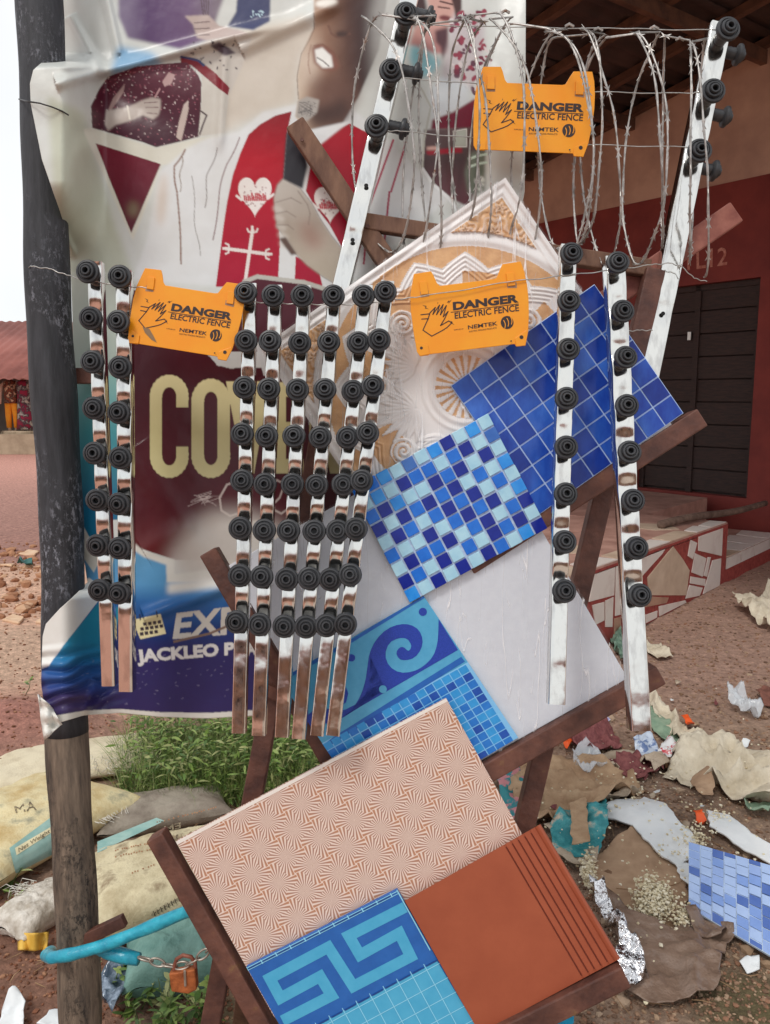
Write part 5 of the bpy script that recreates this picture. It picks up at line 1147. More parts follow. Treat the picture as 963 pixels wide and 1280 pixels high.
wire('fence_wire', 'top straight wire strung between the tall posts', [(512, 31, -.01), (640, 34, -.02), (780, 36, -.02), (903, 38, -.015)], group=g_)
wire('fence_wire', 'middle wire behind the upper danger sign', [(494, 97, -.01), (600, 105, -.03), (740, 115, -.03), (866, 117, -.02), (886, 112, -.015)], group=g_)
wire('fence_wire', 'lowest of the three wires between the tall posts', [(477, 163, -.01), (500, 164, -.02), (598, 173, -.03), (735, 181, -.03), (860, 184, -.02), (870, 186, -.015)], group=g_)
wire('fence_wire', 'short wire end crossing above the cobalt tile to the right post', [(782, 414, -.03), (800, 413, -.03), (816, 413, -.03)], group=g_)
# ---- razor wire coil
m_razor = M('galvanised_razor', A(120, 116, 112), A(172, 168, 164), rough=.4, metal=.75, scale=40, c3=A(120, 84, 62), lo=.35, hi=.6)
strand = MB(); barbs = MB(); Q = []; nturn = 14.5; N_ = int(nturn * 64)
for i in range(N_ + 1):
    f = i / N_; t = f * nturn; a_ = 2 * math.pi * t; k = int(t); rnd = vn(t * .9, 3.3, 61) - .5; rnd2 = vn(t * .8, 9.1, 62) - .5
    yt = 24 + 26 * f ** 2 + 22 * rnd; yb = 300 + 34 * f + 60 * rnd2; ycn = (yt + yb) / 2; ry = (yb - yt) / 2
    pair = 17 * (1 if int(t) % 2 else -1) * (.5 + .5 * math.cos(a_))            # neighbouring loops pulled together at the clips
    swing = (vn(t * .55, 5.5, 64) - .5) * 150
    x = 462 + 418 * f + pair + swing * math.sin(a_) * .5 + 26 * math.sin(a_) + 30 * (vn(t * .5, 7.7, 65) - .5); y = ycn - ry * math.cos(a_) + 5 * math.sin(a_ * 5 + k)
    if f > .86: x = x + (872 - x) * (f - .86) * 3.2
    x = min(x, 898)
    Q.append(BP(x, y, -.012 + .072 * math.sin(a_ + .4)))
strand.tube(Q, .0019, 6)
Q2 = [q_ + Vector((math.sin(i * .8), math.cos(i * .8) * .5, math.cos(i * .8))) * .0022 for i, q_ in enumerate(Q)]; strand.tube(Q2, .0012, 5)
# twisted core tape
for i in range(6, len(Q) - 6, 3):
    p = Q[i]; t = (Q[i + 1] - Q[i - 1]).normalized(); nn = t.orthogonal().normalized(); nn = Matrix.Rotation(random.uniform(0, 6.28), 3, t) @ nn; s_ = .0115; w = .0062
    b3 = t.cross(nn) * .0004
    for sg in (1, -1):
        pts = [p - t * s_ * .45, p - t * s_ * .95 + nn * w * sg, p - t * s_ * .2 + nn * w * .35 * sg, p + t * s_ * .2 + nn * w * .35 * sg, p + t * s_ * .95 + nn * w * sg, p + t * s_ * .45]
        barbs.prism([q_ + b3 for q_ in pts], -b3 * 2)
razor = thing('razor_wire_coil', 'grey coil of barbed razor wire between the tall steel posts', 'razor wire', tuple(BP(660, 310, 0)))
strand.build('wire_strand', m_razor, razor, smooth=True); o = barbs.build('blade', m_razor, razor); tag(o, kind='stuff')
for (x, y) in ((712, 33), (748, 38), (588, 22), (632, 16), (818, 36), (850, 50)):
    MB().tube([BP(x - 5, y, .01), BP(x, y - 3, .016), BP(x + 5, y, .01)], .003, 6).build('clip', m_razor, razor)
# ================================================================== DANGER SIGNS
m_or = M('orange_plastic', A(240, 128, 6, 1.35), A(244, 136, 12, 1.35), rough=.38, scale=14, bump=.04, bscale=30)
m_blk = M('black_print', A(40, 26, 24), rough=.5); m_scuff = M('grey_scuff', A(120, 96, 70), rough=.7)
SIGN_OUT = [(165, 112), (272, 112), (283, 140), (296, 190), (310, 209), (640, 222), (660, 218), (690, 168), (710, 140), (822, 142), (834, 200), (838, 280), (834, 370), (820, 470), (798, 575), (768, 655), (712, 652), (704, 634), (180, 612), (172, 617), (122, 615), (107, 585), (106, 470), (110, 330), (125, 230)]
HAND = [[(212, 505), (165, 460), (205, 400), (225, 362), (262, 335), (240, 375), (290, 325), (262, 380), (312, 325), (285, 385), (330, 335), (300, 400), (335, 372), (305, 415), (275, 450), (330, 430), (345, 445), (312, 468), (285, 480), (212, 505)], [(168, 365), (222, 368)], [(168, 392), (210, 396)]]
BOLTS = [[(185, 308), (210, 318), (205, 328), (222, 338), (198, 330), (205, 322)], [(280, 300), (284, 310), (278, 318), (282, 304)], [(335, 320), (352, 305), (350, 315), (372, 302), (345, 325), (350, 315)], [(338, 430), (352, 440), (348, 446), (360, 460), (340, 446), (346, 440)]]
def danger_sign(label, cx, cy, rot, sc, off):
    ca, sa = math.cos(R(rot - 1.9)), math.sin(R(rot - 1.9)); k = .2077 * sc
    def mp(x, y, dz=0): dx_, dy_ = (x - 470) * k, (y - 383) * k; return BP(cx + dx_ * ca - dy_ * sa, cy + dx_ * sa + dy_ * ca, off + dz)
    s = thing('danger_sign', label, 'sign', tuple(mp(470, 640)), 'orange electric fence warning signs')
    body = MB().prism([mp(x, y) for x, y in SIGN_OUT], -BN * .0025).build('plate', m_or, s, bevel=.0007)
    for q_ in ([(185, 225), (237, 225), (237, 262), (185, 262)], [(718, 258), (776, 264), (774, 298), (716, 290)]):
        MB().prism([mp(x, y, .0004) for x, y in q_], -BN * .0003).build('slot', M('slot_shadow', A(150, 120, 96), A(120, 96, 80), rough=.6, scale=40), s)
        x0, y0 = q_[0]; MB().prism([mp(x, y, .003) for x, y in ((x0 + 4, y0 - 60), (x0 + 50, y0 - 58), (x0 + 50, y0 + 22), (x0 + 4, y0 + 20))], -BN * .0028).build('clip', m_or, s, bevel=.0006)
    for q_ in ([(107, 520), (182, 556), (180, 611), (122, 614), (107, 585)], [(712, 600), (790, 560), (797, 576), (768, 654), (712, 651)]):
        MB().prism([mp(x, y, .0022) for x, y in q_], -BN * .002).build('corner_lug', m_or, s, bevel=.0006)
    hol = MB()
    for (x, y, r_) in ((138, 566, 9), (752, 600, 12), (686, 613, 5)): hol.add([mp(x + r_ * math.cos(R(a_)), y + r_ * math.sin(R(a_)), .0026) for a_ in range(0, 360, 24)], [tuple(range(15))])
    hol.build('screw_hole', m_blk, s)
    q2 = lambda x, y: mp(x, y, .0005)
    text_mb('DANGER', [(372, 320), (775, 336), (770, 388), (366, 372)], q2, .05).build('lettering', m_blk, s)
    text_mb('ELECTRIC FENCE', [(372, 386), (768, 400), (764, 440), (368, 424)], q2, .02).build('lettering', m_blk, s)
    text_mb('NEMTEK', [(440, 476), (622, 480), (620, 504), (438, 500)], q2, .018).build('lettering', m_blk, s)
    text_mb('ELECTRIC FENCING PRODUCTS', [(442, 510), (612, 514), (611, 524), (441, 519)], q2, .004).build('lettering', m_blk, s)
    text_mb('SUPPLIED BY', [(352, 486), (412, 489), (411, 496), (351, 493)], q2, .004).build('lettering', m_blk, s)
    sy = MB()
    for pl_ in HAND:
        for a_, b2 in zip(pl_[:-1], pl_[1:]):
            a_, b2 = np.array(a_, float), np.array(b2, float); d = b2 - a_; d /= np.hypot(*d) + 1e-9; nn = np.array((-d[1], d[0])) * 2.9
            sy.add([q2(*(a_ + nn - d * 2)), q2(*(b2 + nn + d * 2)), q2(*(b2 - nn + d * 2)), q2(*(a_ - nn - d * 2))], [(0, 1, 2, 3)])
    for pl_ in BOLTS: sy.add([q2(*p) for p in pl_], [tuple(range(len(pl_)))])
    sy.add([q2(350, 378), q2(768, 394), q2(768, 398), q2(350, 382)], [(0, 1, 2, 3)])
    sy.build('hand_symbol', m_blk, s)
    em = MB(); em.add([mp(680 + 39 * math.cos(R(a_)), 497 + 40 * math.sin(R(a_)), .0005) for a_ in range(0, 360, 12)], [tuple(range(30))]); em.build('round_emblem', m_blk, s)
    ew = MB()
    for dx_ in (-20, 2, 24):
        pts = [(680 + dx_ + 7 * math.sin(t * 3.2), 497 + (t - .5) * 52 - dx_ * .4) for t in np.linspace(0, 1, 9)]
        for a_, b2 in zip(pts[:-1], pts[1:]):
            a_, b2 = np.array(a_), np.array(b2); d = (b2 - a_) / np.hypot(*(b2 - a_)); nn = np.array((-d[1], d[0])) * 2.4
            ew.add([mp(*(a_ + nn), .0009), mp(*(b2 + nn), .0009), mp(*(b2 - nn), .0009), mp(*(a_ - nn), .0009)], [(0, 1, 2, 3)])
    ew.build('emblem_lines', m_or, s)
    return s, mp
s1, mp1 = danger_sign('orange danger sign hanging left, over the maroon title of the banner', 233, 393, 8.7, .915, .11)
sc = MB(); sc.add([mp1(x, y, .0007) for x, y in ((195, 500), (240, 505), (270, 545), (300, 590), (262, 575), (215, 535))], [tuple(range(6))]); sc.build('scuff', m_scuff, s1)
danger_sign('upper orange danger sign caught behind the razor wire', 667.6, 139.5, 1.9, 1.0, -.012)
danger_sign('orange danger sign tilted up to the right over the embossed panel', 588, 387, -7.4, .985, .08)
# ================================================================== BLUE WRAPPED ROD, CHAIN, PADLOCK
MB().bar(BP(84, 470, -.09), BP(118, 470, -.09), .034, .012, BN).build('bracket_stub', m_rail, pole, bevel=.002)
MB().bar(BP(96, 1178, -.11), BP(156, 1150, -.11), .026, .02, BN).build('nailed_stub', m_rail, pole, bevel=.002)
m_tape = M('blue_wrap', A(22, 124, 148, 1.25), A(44, 156, 176, 1.25), rough=.3, scale=30, bump=.5, bscale=70, bdist=.006)
lk = thing('wrapped_chain', 'turquoise tape wrapped chain tying the pole to the stand', 'chain', tuple(BP(150, 1180, -.05)))
pts = [(64, 1190, -.15), (58, 1194, -.10), (66, 1197, -.045), (90, 1193, -.035), (130, 1182, -.035), (180, 1162, -.03), (220, 1145, -.02), (252, 1132, .0), (275, 1122, -.02)]
P_ = [BP(*p) for p in pts]; Q = []
for i in range(len(P_) - 1):
    for f in np.linspace(0, 1, 7, endpoint=False): Q.append(P_[i].lerp(P_[i + 1], f))
Q.append(P_[-1]); MB().tube(Q, [.0125 + .0012 * float(vn(i * .45, 2.2, 71)) + .0006 * math.sin(i * .7) for i in range(len(Q))], 14).build('tape_wrap', m_tape, lk, smooth=True)
Q = [BP(x, y, o_) for x, y, o_ in ((118, 1184, -.06), (136, 1190, -.055), (155, 1195, -.05), (174, 1199, -.045))]
MB().tube(Q, [.011, .015, .016, .013], 12).build('tape_tail', m_tape, lk, smooth=True)
m_chain = M('worn_steel_chain', A(130, 122, 112), A(168, 160, 150), rough=.4, metal=.8, scale=60)
def link(mb, c, d, up, a=.016, b=.008, r=.0024):
    d = d.normalized(); up = (up - d * up.dot(d)).normalized(); P = []
    for i in range(25):
        t = 2 * math.pi * i / 24; P.append(c + d * a * math.cos(t) + up * b * math.sin(t))
    mb.tube(P, r, 6, cap=False)
cp = [(182, 1199), (197, 1203), (212, 1207), (227, 1207), (241, 1202), (254, 1193), (264, 1183), (272, 1172)]
for i, (x, y) in enumerate(cp):
    q = cp[min(i + 1, len(cp) - 1)]; p_ = cp[max(i - 1, 0)]; d = BP(*q, -.03) - BP(*p_, -.03); mb = MB()
    link(mb, BP(x, y, -.035 + .006 * (i % 2)), d, (UP if i % 2 else BN + UP * .25)); mb.build('link', m_chain, lk, smooth=True)
m_brass = M('rusty_brass', A(124, 66, 34, 1.3), A(168, 96, 52, 1.3), rough=.5, metal=.35, scale=60, bump=.2)
pk = thing('padlock', 'rusty brass padlock hanging on the chain below the turquoise wrap', 'padlock', tuple(BP(228, 1240, -.03)))
cpx = lambda x, y, o_=-.02: BP(x, y, o_)
MB().prism([cpx(211, 1217), (cpx(244, 1212)), cpx(246, 1238), cpx(236, 1243), cpx(214, 1240)], -BN * .022).build('body', m_brass, pk, bevel=.003)
MB().tube([cpx(219, 1222, -.03), cpx(218, 1208, -.03), cpx(221, 1199, -.03), cpx(229, 1194, -.03), cpx(239, 1196, -.03), cpx(244, 1203, -.03), cpx(245, 1218, -.03)], .0042, 10).build('shackle', M('rusty_shackle', A(110, 62, 48), A(140, 90, 74), rough=.6, metal=.4, scale=60), pk, smooth=True)
MB().bar(cpx(231, 1213, -.017), cpx(232, 1233, -.017), .005, .002, BN).build('key_slot_cover', m_chain, pk, bevel=.0008)

# ================================================================== SACKS
def sack(name, label, px, py, a, b, h, rot, mat, tiltx=0.0, tilty=0.0, zoff=0.0, seed=1, cat='sack', group=None):
    c = GG(px, py, h * .5); c.z = gz(c) - .01 + zoff; N = 46; r = thing(name, label, cat, tuple(c), group)
    Rm = Matrix.Rotation(R(rot), 3, 'Z') @ Matrix.Rotation(R(tiltx), 3, 'X') @ Matrix.Rotation(R(tilty), 3, 'Y')
    def sh(u, v, top):
        x, y = 2 * u - 1, 2 * v - 1
        pin = 1 - .10 * (abs(y) ** 3) * (1 - x * x) - .0
        X = a * x * (1 - .07 * (1 - y * y) * (abs(x) > .0)) ; Y = b * y * pin
        prof = max(0, 1 - abs(x) ** 3.2) ** .55 * max(0, 1 - abs(y) ** 3.4) ** .55
        w = float(fbm(x * 3 + seed, y * 3, seed, 4)) * .34 + float(fbm(x * 9 + seed, y * 4, seed + 4, 3)) * .2
        z = h * (.5 + .5 * prof * (1 + w)) if top else h * (.5 - .5 * prof)
        if top: z += .012 * math.sin(10 * (x + .4 * y) + seed) * (abs(x) > .5) * (abs(x) - .5)
        X += .02 * float(fbm(y * 4, x * 2, seed + 8, 2)); Y += .02 * float(fbm(x * 4, y * 2, seed + 9, 2))
        return c + Rm @ Vector((X, Y, z))
    mb = MB().grid(lambda u, v: sh(u, v, True), N, N); k = len(mb.f); mb.grid(lambda u, v: sh(1 - u, v, False), N, N)
    o = mb.build('cloth', mat, r, smooth=True, weld=True)
    bvh = BVHTree.FromPolygons([tuple(v) for v in mb.v], mb.f)
    def on(px_, py_, lift=.003):
        d = ray(px_, py_).normalized(); hit = bvh.ray_cast(CAM, d)
        return (hit[0] - d * lift) if hit[0] is not None else GP(px_, py_, .1)
    return r, on, bvh
def woven(name, c1, c2, c3=None):
    return M(name, A(*c1, 1.1), A(*c2, 1.1), rough=.65, scale=9, detail=10, bump=.6, bscale=150, bdist=.004, lo=.36, hi=.56, c3=A(*c3, 1.1) if c3 else None)
m_s1 = woven('cream_sack', (164, 148, 114), (204, 192, 158), (132, 112, 84)); m_s2 = woven('yellow_sack', (186, 160, 108), (212, 198, 156), (150, 146, 122)); m_s3 = woven('teal_sack', (84, 124, 116), (110, 146, 136))
m_s4 = woven('grey_sack', (120, 108, 96), (150, 140, 126))
m_ink = M('faded_ink', A(96, 84, 66), A(140, 126, 100), rough=.8, scale=90, lo=.45, hi=.6); m_inkr = M('brown_ink', A(130, 80, 50), A(160, 120, 84), rough=.8, scale=90)
m_teal = M('teal_ink', A(120, 156, 150), A(146, 174, 166), rough=.7, scale=20); m_cream = M('cream_ink', A(206, 196, 160), rough=.7)
def sheet_on(on, quad, n_, mat, name, par, lift=.0025):
    q = quad_map(quad); return MB().grid(lambda u, v: on(*q(u, v), lift), n_, n_).build(name, mat, par, smooth=True)
k1, on1, _ = sack('cement_sack', 'full cream cement sack with faded lettering behind the pole', 218, 1092, .30, .215, .17, 24, m_s1, seed=3)
text_mb('MAJK', [(264, 1034), (208, 1046), (210, 1060), (262, 1048)], lambda x, y: on1(x, y), .01).build('lettering', m_ink, k1)
text_mb('EM', [(226, 1028), (205, 1033), (206, 1040), (226, 1035)], lambda x, y: on1(x, y), .01).build('lettering', m_ink, k1)
dl_ = MB()
for (x0, y0, x1, y1, n_) in ((196, 1027, 272, 1008, 26), (144, 1062, 200, 1050, 20), (144, 1070, 190, 1060, 14), (165, 1090, 205, 1075, 12)):
    for i in range(n_):
        if random.random() < .8:
            f = i / n_; x, y = x0 + (x1 - x0) * f, y0 + (y1 - y0) * f + random.uniform(-.6, .6); dl_.add([on1(x, y), on1(x + 1.6, y - .3), on1(x + 1.6, y + 1.4), on1(x, y + 1.7)], [(0, 1, 2, 3)])
tag(dl_.build('small_print', m_inkr, k1), kind='stuff')
sheet_on(on1, [(122, 1052), (196, 1022), (206, 1026), (122, 1066)], 14, m_teal, 'teal_band', k1)
stc = MB()
for i in range(15):
    x, y = 190 + i * 4.4, 1144 - i * 2.6; P = [on1(x, y, .004), on1(x + 2, y - 5, .004), on1(x + 4, y + 1, .004)]
    stc.tube(P, .0012, 5)
stc.build('seam_stitch', m_blk, k1)
k2, on2, _ = sack('cement_sack', 'yellowed cement sack with a teal weight panel left of the pole', 28, 1026, .34, .25, .16, 60, m_s2, seed=7)
sheet_on(on2, [(12, 1060), (66, 1020), (70, 1066), (20, 1092)], 14, m_teal, 'teal_panel', k2)
sheet_on(on2, [(19, 1060), (63, 1034), (64, 1041), (21, 1069)], 10, m_cream, 'cream_band', k2, .004)
text_mb('Net Weight', [(23, 1060), (62, 1036), (63, 1042), (24, 1067)], lambda x, y: on2(x, y, .0055), .01).build('lettering', m_ink, k2)
text_mb('MA', [(18, 1008), (44, 1000), (46, 1012), (20, 1016)], lambda x, y: on2(x, y, .004), .0).build('lettering', m_ink, k2)
sack('flattened_sack', 'flattened pale sack spread out behind the pole by the red gravel', 108, 945, .42, .2, .06, 18, woven('pale_sack', (190, 176, 148), (212, 200, 172)), seed=12)
sack('burst_sack', 'burst grey sack with frayed end under the weeds', 205, 1008, .24, .12, .10, 20, m_s4, seed=15)
sack('tarp_bundle', 'teal woven sack bundle behind the padlock', 228, 1188, .15, .11, .15, 16, m_s3, seed=19)
sack('knotted_sack', 'small knotted white sack with a yellow end left of the pole', 48, 1132, .12, .085, .1, 62, M('dirty_white_sack', A(150, 140, 126), A(200, 194, 184), rough=.7, scale=26, bump=.6, bscale=60), seed=23)
o = MB().grid(lambda u, v: GG(24 + 36 * u, 1166 + 22 * v, .015 + .05 * math.sin(3.1 * u) * (1 - v) + .008 * math.sin(u * 14)), 14, 8).build('yellow_sack_end', M('yellow_cloth', A(190, 148, 52), A(206, 168, 76), rough=.6, scale=20), None, smooth=True, solid=.004); tag(o, 'folded yellow sack end on the red soil left of the pole', 'scrap')
# frayed fibres on the burst sacks
fr = MB()
for cx, cy, n_, L_, a0 in ((140, 1018, 60, 26, 210), (130, 950, 40, 16, 100), (66, 1006, 40, 22, 240), (40, 1110, 50, 22, 120)):
    for k in range(n_):
        x, y = cx + random.gauss(0, 10), cy + random.gauss(0, 6); a_ = R(a0 + random.gauss(0, 35)); p = GG(x, y, .09); q = GG(x + L_ * math.cos(a_), y + L_ * math.sin(a_) * .6, .05)
        m_ = p.lerp(q, .5) + Vector((random.gauss(0, .008), 0, random.uniform(0, .02))); fr.tube([p, m_, q], .0009, 4)
o = fr.build('frayed_fibres', M('white_fibre', A(206, 202, 192), rough=.7), None, smooth=True); tag(o, 'loose white woven fibres fraying from the old sacks', 'fibre', kind='stuff')

# ================================================================== PLANTS
def leaf_cards(spots, name, label, cat='weeds', kind='stuff'):
    V = []; Fs = []; C = []; k = 0
    for p, d, w, L_, col, bend in spots:
        d = d.normalized(); s = d.cross(Vector((0, 0, 1))); s = s.normalized() if s.length > .01 else Vector((1, 0, 0)); s = Matrix.Rotation(random.uniform(-.7, .7), 3, d) @ s
        seg = 4
        for i in range(seg + 1):
            f = i / seg; c = p + d * L_ * f + Vector((0, 0, -bend * f * f * L_)); ww = w * (math.sin(math.pi * min(.97, .12 + .86 * f)) if w > .004 else (1 - f * .9))
            V += [c - s * ww / 2, c + s * ww / 2]; cc = np.array(col) * random.uniform(.85, 1.15); C += [cc, cc]
        for i in range(seg): Fs.append((k + 2 * i, k + 2 * i + 1, k + 2 * i + 3, k + 2 * i + 2))
        k += 2 * (seg + 1)
    me = sheet_mesh(name, np.array([v[:] for v in V]), Fs, np.array(C)); return me
m_leaf = attr_mat('leaf', .5, .4)
lb = m_leaf.node_tree.nodes['Principled BSDF']; lb.inputs['Transmission Weight'].default_value = 0; lb.inputs['Subsurface Weight'].default_value = 0
GR = [np.array(S(*c)[:3]) * .95 for c in ((112, 138, 62), (92, 120, 54), (136, 156, 84), (74, 102, 46), (156, 160, 104))]
sp = []
for k in range(8500):
    px, py = random.uniform(150, 410), random.uniform(930, 1012); 
    if px < 200 and random.random() < .5: continue
    p = GG(px, py); d = Vector((random.gauss(0, .38), random.gauss(0, .3), 1)); sp.append((p, d, random.uniform(.0016, .0036), random.uniform(.1, .34), random.choice(GR), random.uniform(.1, .7)))
for k in range(330):
    px, py = random.uniform(165, 400), random.uniform(925, 1008); p = GG(px, py); h = random.uniform(.1, .3)
    for j in range(11):
        f = random.uniform(.25, 1); q = p + Vector((random.gauss(0, .03), random.gauss(0, .03), h * f)); a_ = random.uniform(0, 6.28)
        sp.append((q, Vector((math.cos(a_), math.sin(a_), random.uniform(-.1, .5))), random.uniform(.006, .014), random.uniform(.025, .05), random.choice(GR), random.uniform(.0, .6)))
me = leaf_cards(sp, 'weeds', ''); me.materials.append(m_leaf); o = bpy.data.objects.new('weeds', me); COL.objects.link(o); tag(o, 'dense green weeds and grass growing under the banner', 'weeds', kind='stuff')
def weed_plant(px, py, h, nl, label, dead=False):
    p = GG(px, py); r = thing('weed_plant', label, 'weed', tuple(p), 'single weeds on the soil'); st_ = MB(); sp = []
    ns_ = max(1, nl // 9)
    for s_ in range(ns_):
        t = p + Vector((random.gauss(0, .035), random.gauss(0, .03), h * random.uniform(.7, 1))); b2 = p + Vector((random.gauss(0, .012), random.gauss(0, .012), -.01)); st_.tube([b2, b2.lerp(t, .5) + Vector((random.gauss(0, .008), 0, 0)), t], [.0022, .0018, .0008], 5)
        for j in range(9):
            q = b2.lerp(t, random.uniform(.2, 1)); a_ = random.uniform(0, 6.28); sp.append((q, Vector((math.cos(a_), math.sin(a_), random.uniform(0, .7))), random.uniform(.008, .017), random.uniform(.02, .045), random.choice(GR), random.uniform(0, .5)))
    st_.build('stem', M('weed_stem', A(80, 96, 50), rough=.7), r, smooth=True)
    me = leaf_cards(sp, 'leaves', ''); me.transform(Matrix.Translation(-PW(r).translation)); me.materials.append(m_leaf); o = bpy.data.objects.new('leaves', me); COL.objects.link(o); o.parent = r
weed_plant(48, 1006, .14, 14, 'thin young weed in front of the yellowed sack'); weed_plant(18, 1150, .07, 40, 'low leafy weed at the left edge beside the knotted sack')
weed_plant(212, 1290, .12, 70, 'leafy weed below the padlock'); weed_plant(255, 1285, .14, 70, 'leafy weed at the foot of the stand leg'); weed_plant(150, 1235, .09, 50, 'yellowish weed right of the pole foot'); weed_plant(34, 868, .12, 14, 'sparse dry weed on the sandy bank')
weed_plant(180, 1302, .10, 40, 'small weed by the plastic sachet'); weed_plant(205, 1250, .10, 60, 'leafy weed in front of the teal sack bundle'); weed_plant(166, 1268, .08, 40, 'pale weed between the sachet and the padlock'); weed_plant(8, 1110, .08, 40, 'leafy weed at the left edge under the yellowed sack')

# ================================================================== LITTER ON THE RIGHT
def rag(name, label, pts, mat, amp=.03, fq=7.0, base=.012, th=.003, seed=1, cat='rag', step=None, group=None, ridge=True, zf=None, fill=None):
    """crumpled sheet lying on the ground, outline given by pixels on the ground"""
    P = [GP(x, y, .02) for x, y in pts]; P2 = []
    for i in range(len(P)):
        a_, b_ = P[i], P[(i + 1) % len(P)]; n_ = max(1, int((b_ - a_).length / .02))
        for k in range(n_):
            q = a_.lerp(b_, k / n_); P2.append(Vector((q.x + random.gauss(0, .0025), q.y + random.gauss(0, .0025))))
    nb = len(P2); xs = [p.x for p in P2]; ysx = [p.y for p in P2]; st_ = step or max(.008, (max(xs) - min(xs)) / 46)
    arr = np.array([[p.x, p.y] for p in P2]); inn = []
    gx_, gy_ = np.meshgrid(np.arange(min(xs), max(xs), st_), np.arange(min(ysx), max(ysx), st_)); gx_ = gx_ + rng.uniform(-.2, .2, gx_.shape) * st_; gy_ = gy_ + rng.uniform(-.2, .2, gx_.shape) * st_
    ins_ = mask_poly(arr, gx_, gy_)
    vin = [Vector((x, y)) for x, y in zip(gx_[ins_], gy_[ins_])]
    vs2, es, fs, *_ = geometry.delaunay_2d_cdt(P2 + vin, [(i, (i + 1) % nb) for i in range(nb)], [], 1, 1e-5)
    x = np.array([v.x for v in vs2]); y = np.array([v.y for v in vs2])
    nz = fbm(x * fq, y * fq, seed, 4)
    if ridge:
        rid = sum((.5 ** o_) * (1 - np.abs(2 * vn((x * math.cos(o_ + seed) + y * math.sin(o_ + seed)) * fq * 1.5 * 1.7 ** o_, (y * math.cos(o_ + seed) - x * math.sin(o_ + seed)) * fq * .7 * 1.7 ** o_, seed + 3 + o_) - 1)) ** 1.6 for o_ in range(4)) / 1.9
        z = gh(x, y) + base + amp * np.clip(nz * 1.1 + (rid - .3) * 1.9, 0.02, 2.2)
    else: z = gh(x, y) + base + amp * np.clip(.35 + nz * 1.3, .02, 1.6)
    if zf is not None: z = z + zf(x, y)
    mb = MB(); mb.add([(x[i], y[i], z[i]) for i in range(len(x))], [tuple(f) for f in fs])
    o = mb.build(name, mat, None, smooth=True, solid=th); return tag(o, label, cat, group)
kraft = M('kraft_paper', A(150, 120, 92, 1.15), A(176, 148, 118, 1.15), rough=.8, scale=12, bump=.9, bscale=26, bdist=.014)
kraft2 = M('grey_kraft', A(150, 132, 112, 1.1), A(186, 170, 150, 1.1), rough=.8, scale=10, bump=.9, bscale=30, bdist=.012)
tealb = M('teal_bag_print', A(40, 118, 124), A(66, 142, 146), rough=.6, scale=16, c3=A(190, 168, 146), lo=.42, hi=.54, bump=.9, bscale=30, bdist=.012)
foamw = M('white_foam', A(206, 210, 212, 1.15), A(220, 222, 222, 1.15), rough=.7, scale=10, bump=.15)
browns = M('brown_plastic', A(108, 88, 75, 1.2), A(134, 112, 97, 1.2), rough=.36, scale=10, bump=.9, bscale=20, bdist=.018)
board = M('mud_board', A(138, 110, 86, 1.25), A(166, 138, 112, 1.25), rough=.85, scale=9, bump=.2)
purp = M('purple_mesh', A(112, 58, 60, 1.1), A(142, 84, 82, 1.1), rough=.75, scale=40, bump=.6, bscale=160)
cream = M('cream_cloth', A(186, 174, 152, 1.15), A(210, 200, 180, 1.15), rough=.8, scale=9, bump=.9, bscale=28, bdist=.014, c3=A(150, 134, 110))
rag('cardboard_sheet', 'muddy brown cardboard sheet lying below the torn foam', [(742, 1066), (792, 1040), (850, 1076), (862, 1112), (836, 1172), (786, 1158), (742, 1112), (734, 1080)], board, .018, 4, seed=4, cat='cardboard')
rag('plastic_sheet', 'dark brown crumpled plastic sheet at the lower right', [(768, 1146), (800, 1160), (838, 1168), (880, 1150), (918, 1166), (902, 1202), (898, 1242), (872, 1256), (822, 1262), (784, 1248), (772, 1204)], browns, .045, 5, base=.02, seed=6, cat='plastic sheet')
rag('foam_sheet', 'broken white foam sheet in the middle of the rubbish', [(748, 1014), (770, 1004), (800, 1006), (806, 1000), (830, 1012), (842, 1030), (866, 1046), (872, 1062), (850, 1084), (822, 1068), (790, 1044), (756, 1030)], foamw, .014, 3, base=.03, th=.008, seed=9, cat='foam', ridge=False)
rag('foam_sheet', 'long white foam strip behind the diamond patterned tile', [(884, 1016), (912, 1022), (940, 1046), (985, 1070), (985, 1092), (930, 1062), (888, 1036)], foamw, .012, 3, base=.035, th=.008, seed=12, cat='foam', ridge=False)
rag('paper_bag', 'crumpled tan paper bag beside the right stand leg', [(632, 958), (690, 944), (742, 948), (790, 966), (806, 984), (788, 1002), (742, 1012), (706, 1034), (664, 1026), (636, 1000)], kraft, .07, 5, seed=14, cat='paper bag')
rag('printed_bag', 'folded teal and tan printed bag above the terracotta tile', [(688, 1030), (716, 1020), (756, 1006), (760, 1046), (748, 1068), (704, 1072), (690, 1056)], tealb, .04, 5, base=.03, seed=16, cat='paper bag')
rag('bag_strip', 'tan band across the teal printed bag', [(712, 1022), (732, 1014), (736, 1068), (714, 1072)], kraft, .012, 6, base=.075, seed=17, cat='paper bag')
rag('printed_bag', 'teal and pink printed bag between the peach tile and the right leg', [(618, 968), (650, 966), (664, 1010), (656, 1042), (632, 1020)], M('teal_pink_bag', A(40, 118, 124), A(180, 120, 124), rough=.6, scale=20, lo=.48, hi=.54), .035, 6, base=.03, seed=18, cat='paper bag')
rag('kraft_scrap', 'flat torn grey paper scrap under the tan bag', [(680, 1030), (740, 1010), (800, 996), (806, 1006), (760, 1024), (700, 1046)], kraft2, .02, 6, seed=20, cat='paper')
rag('purple_cloth', 'dusty purple crumpled cloth below the middle ledge', [(708, 916), (728, 906), (758, 912), (774, 918), (778, 936), (744, 942), (716, 936)], purp, .085, 9, seed=22)
rag('purple_net', 'purple net bag beside the brown comb-like strip', [(770, 952), (800, 944), (826, 948), (830, 962), (806, 972), (778, 968)], purp, .05, 10, seed=25)
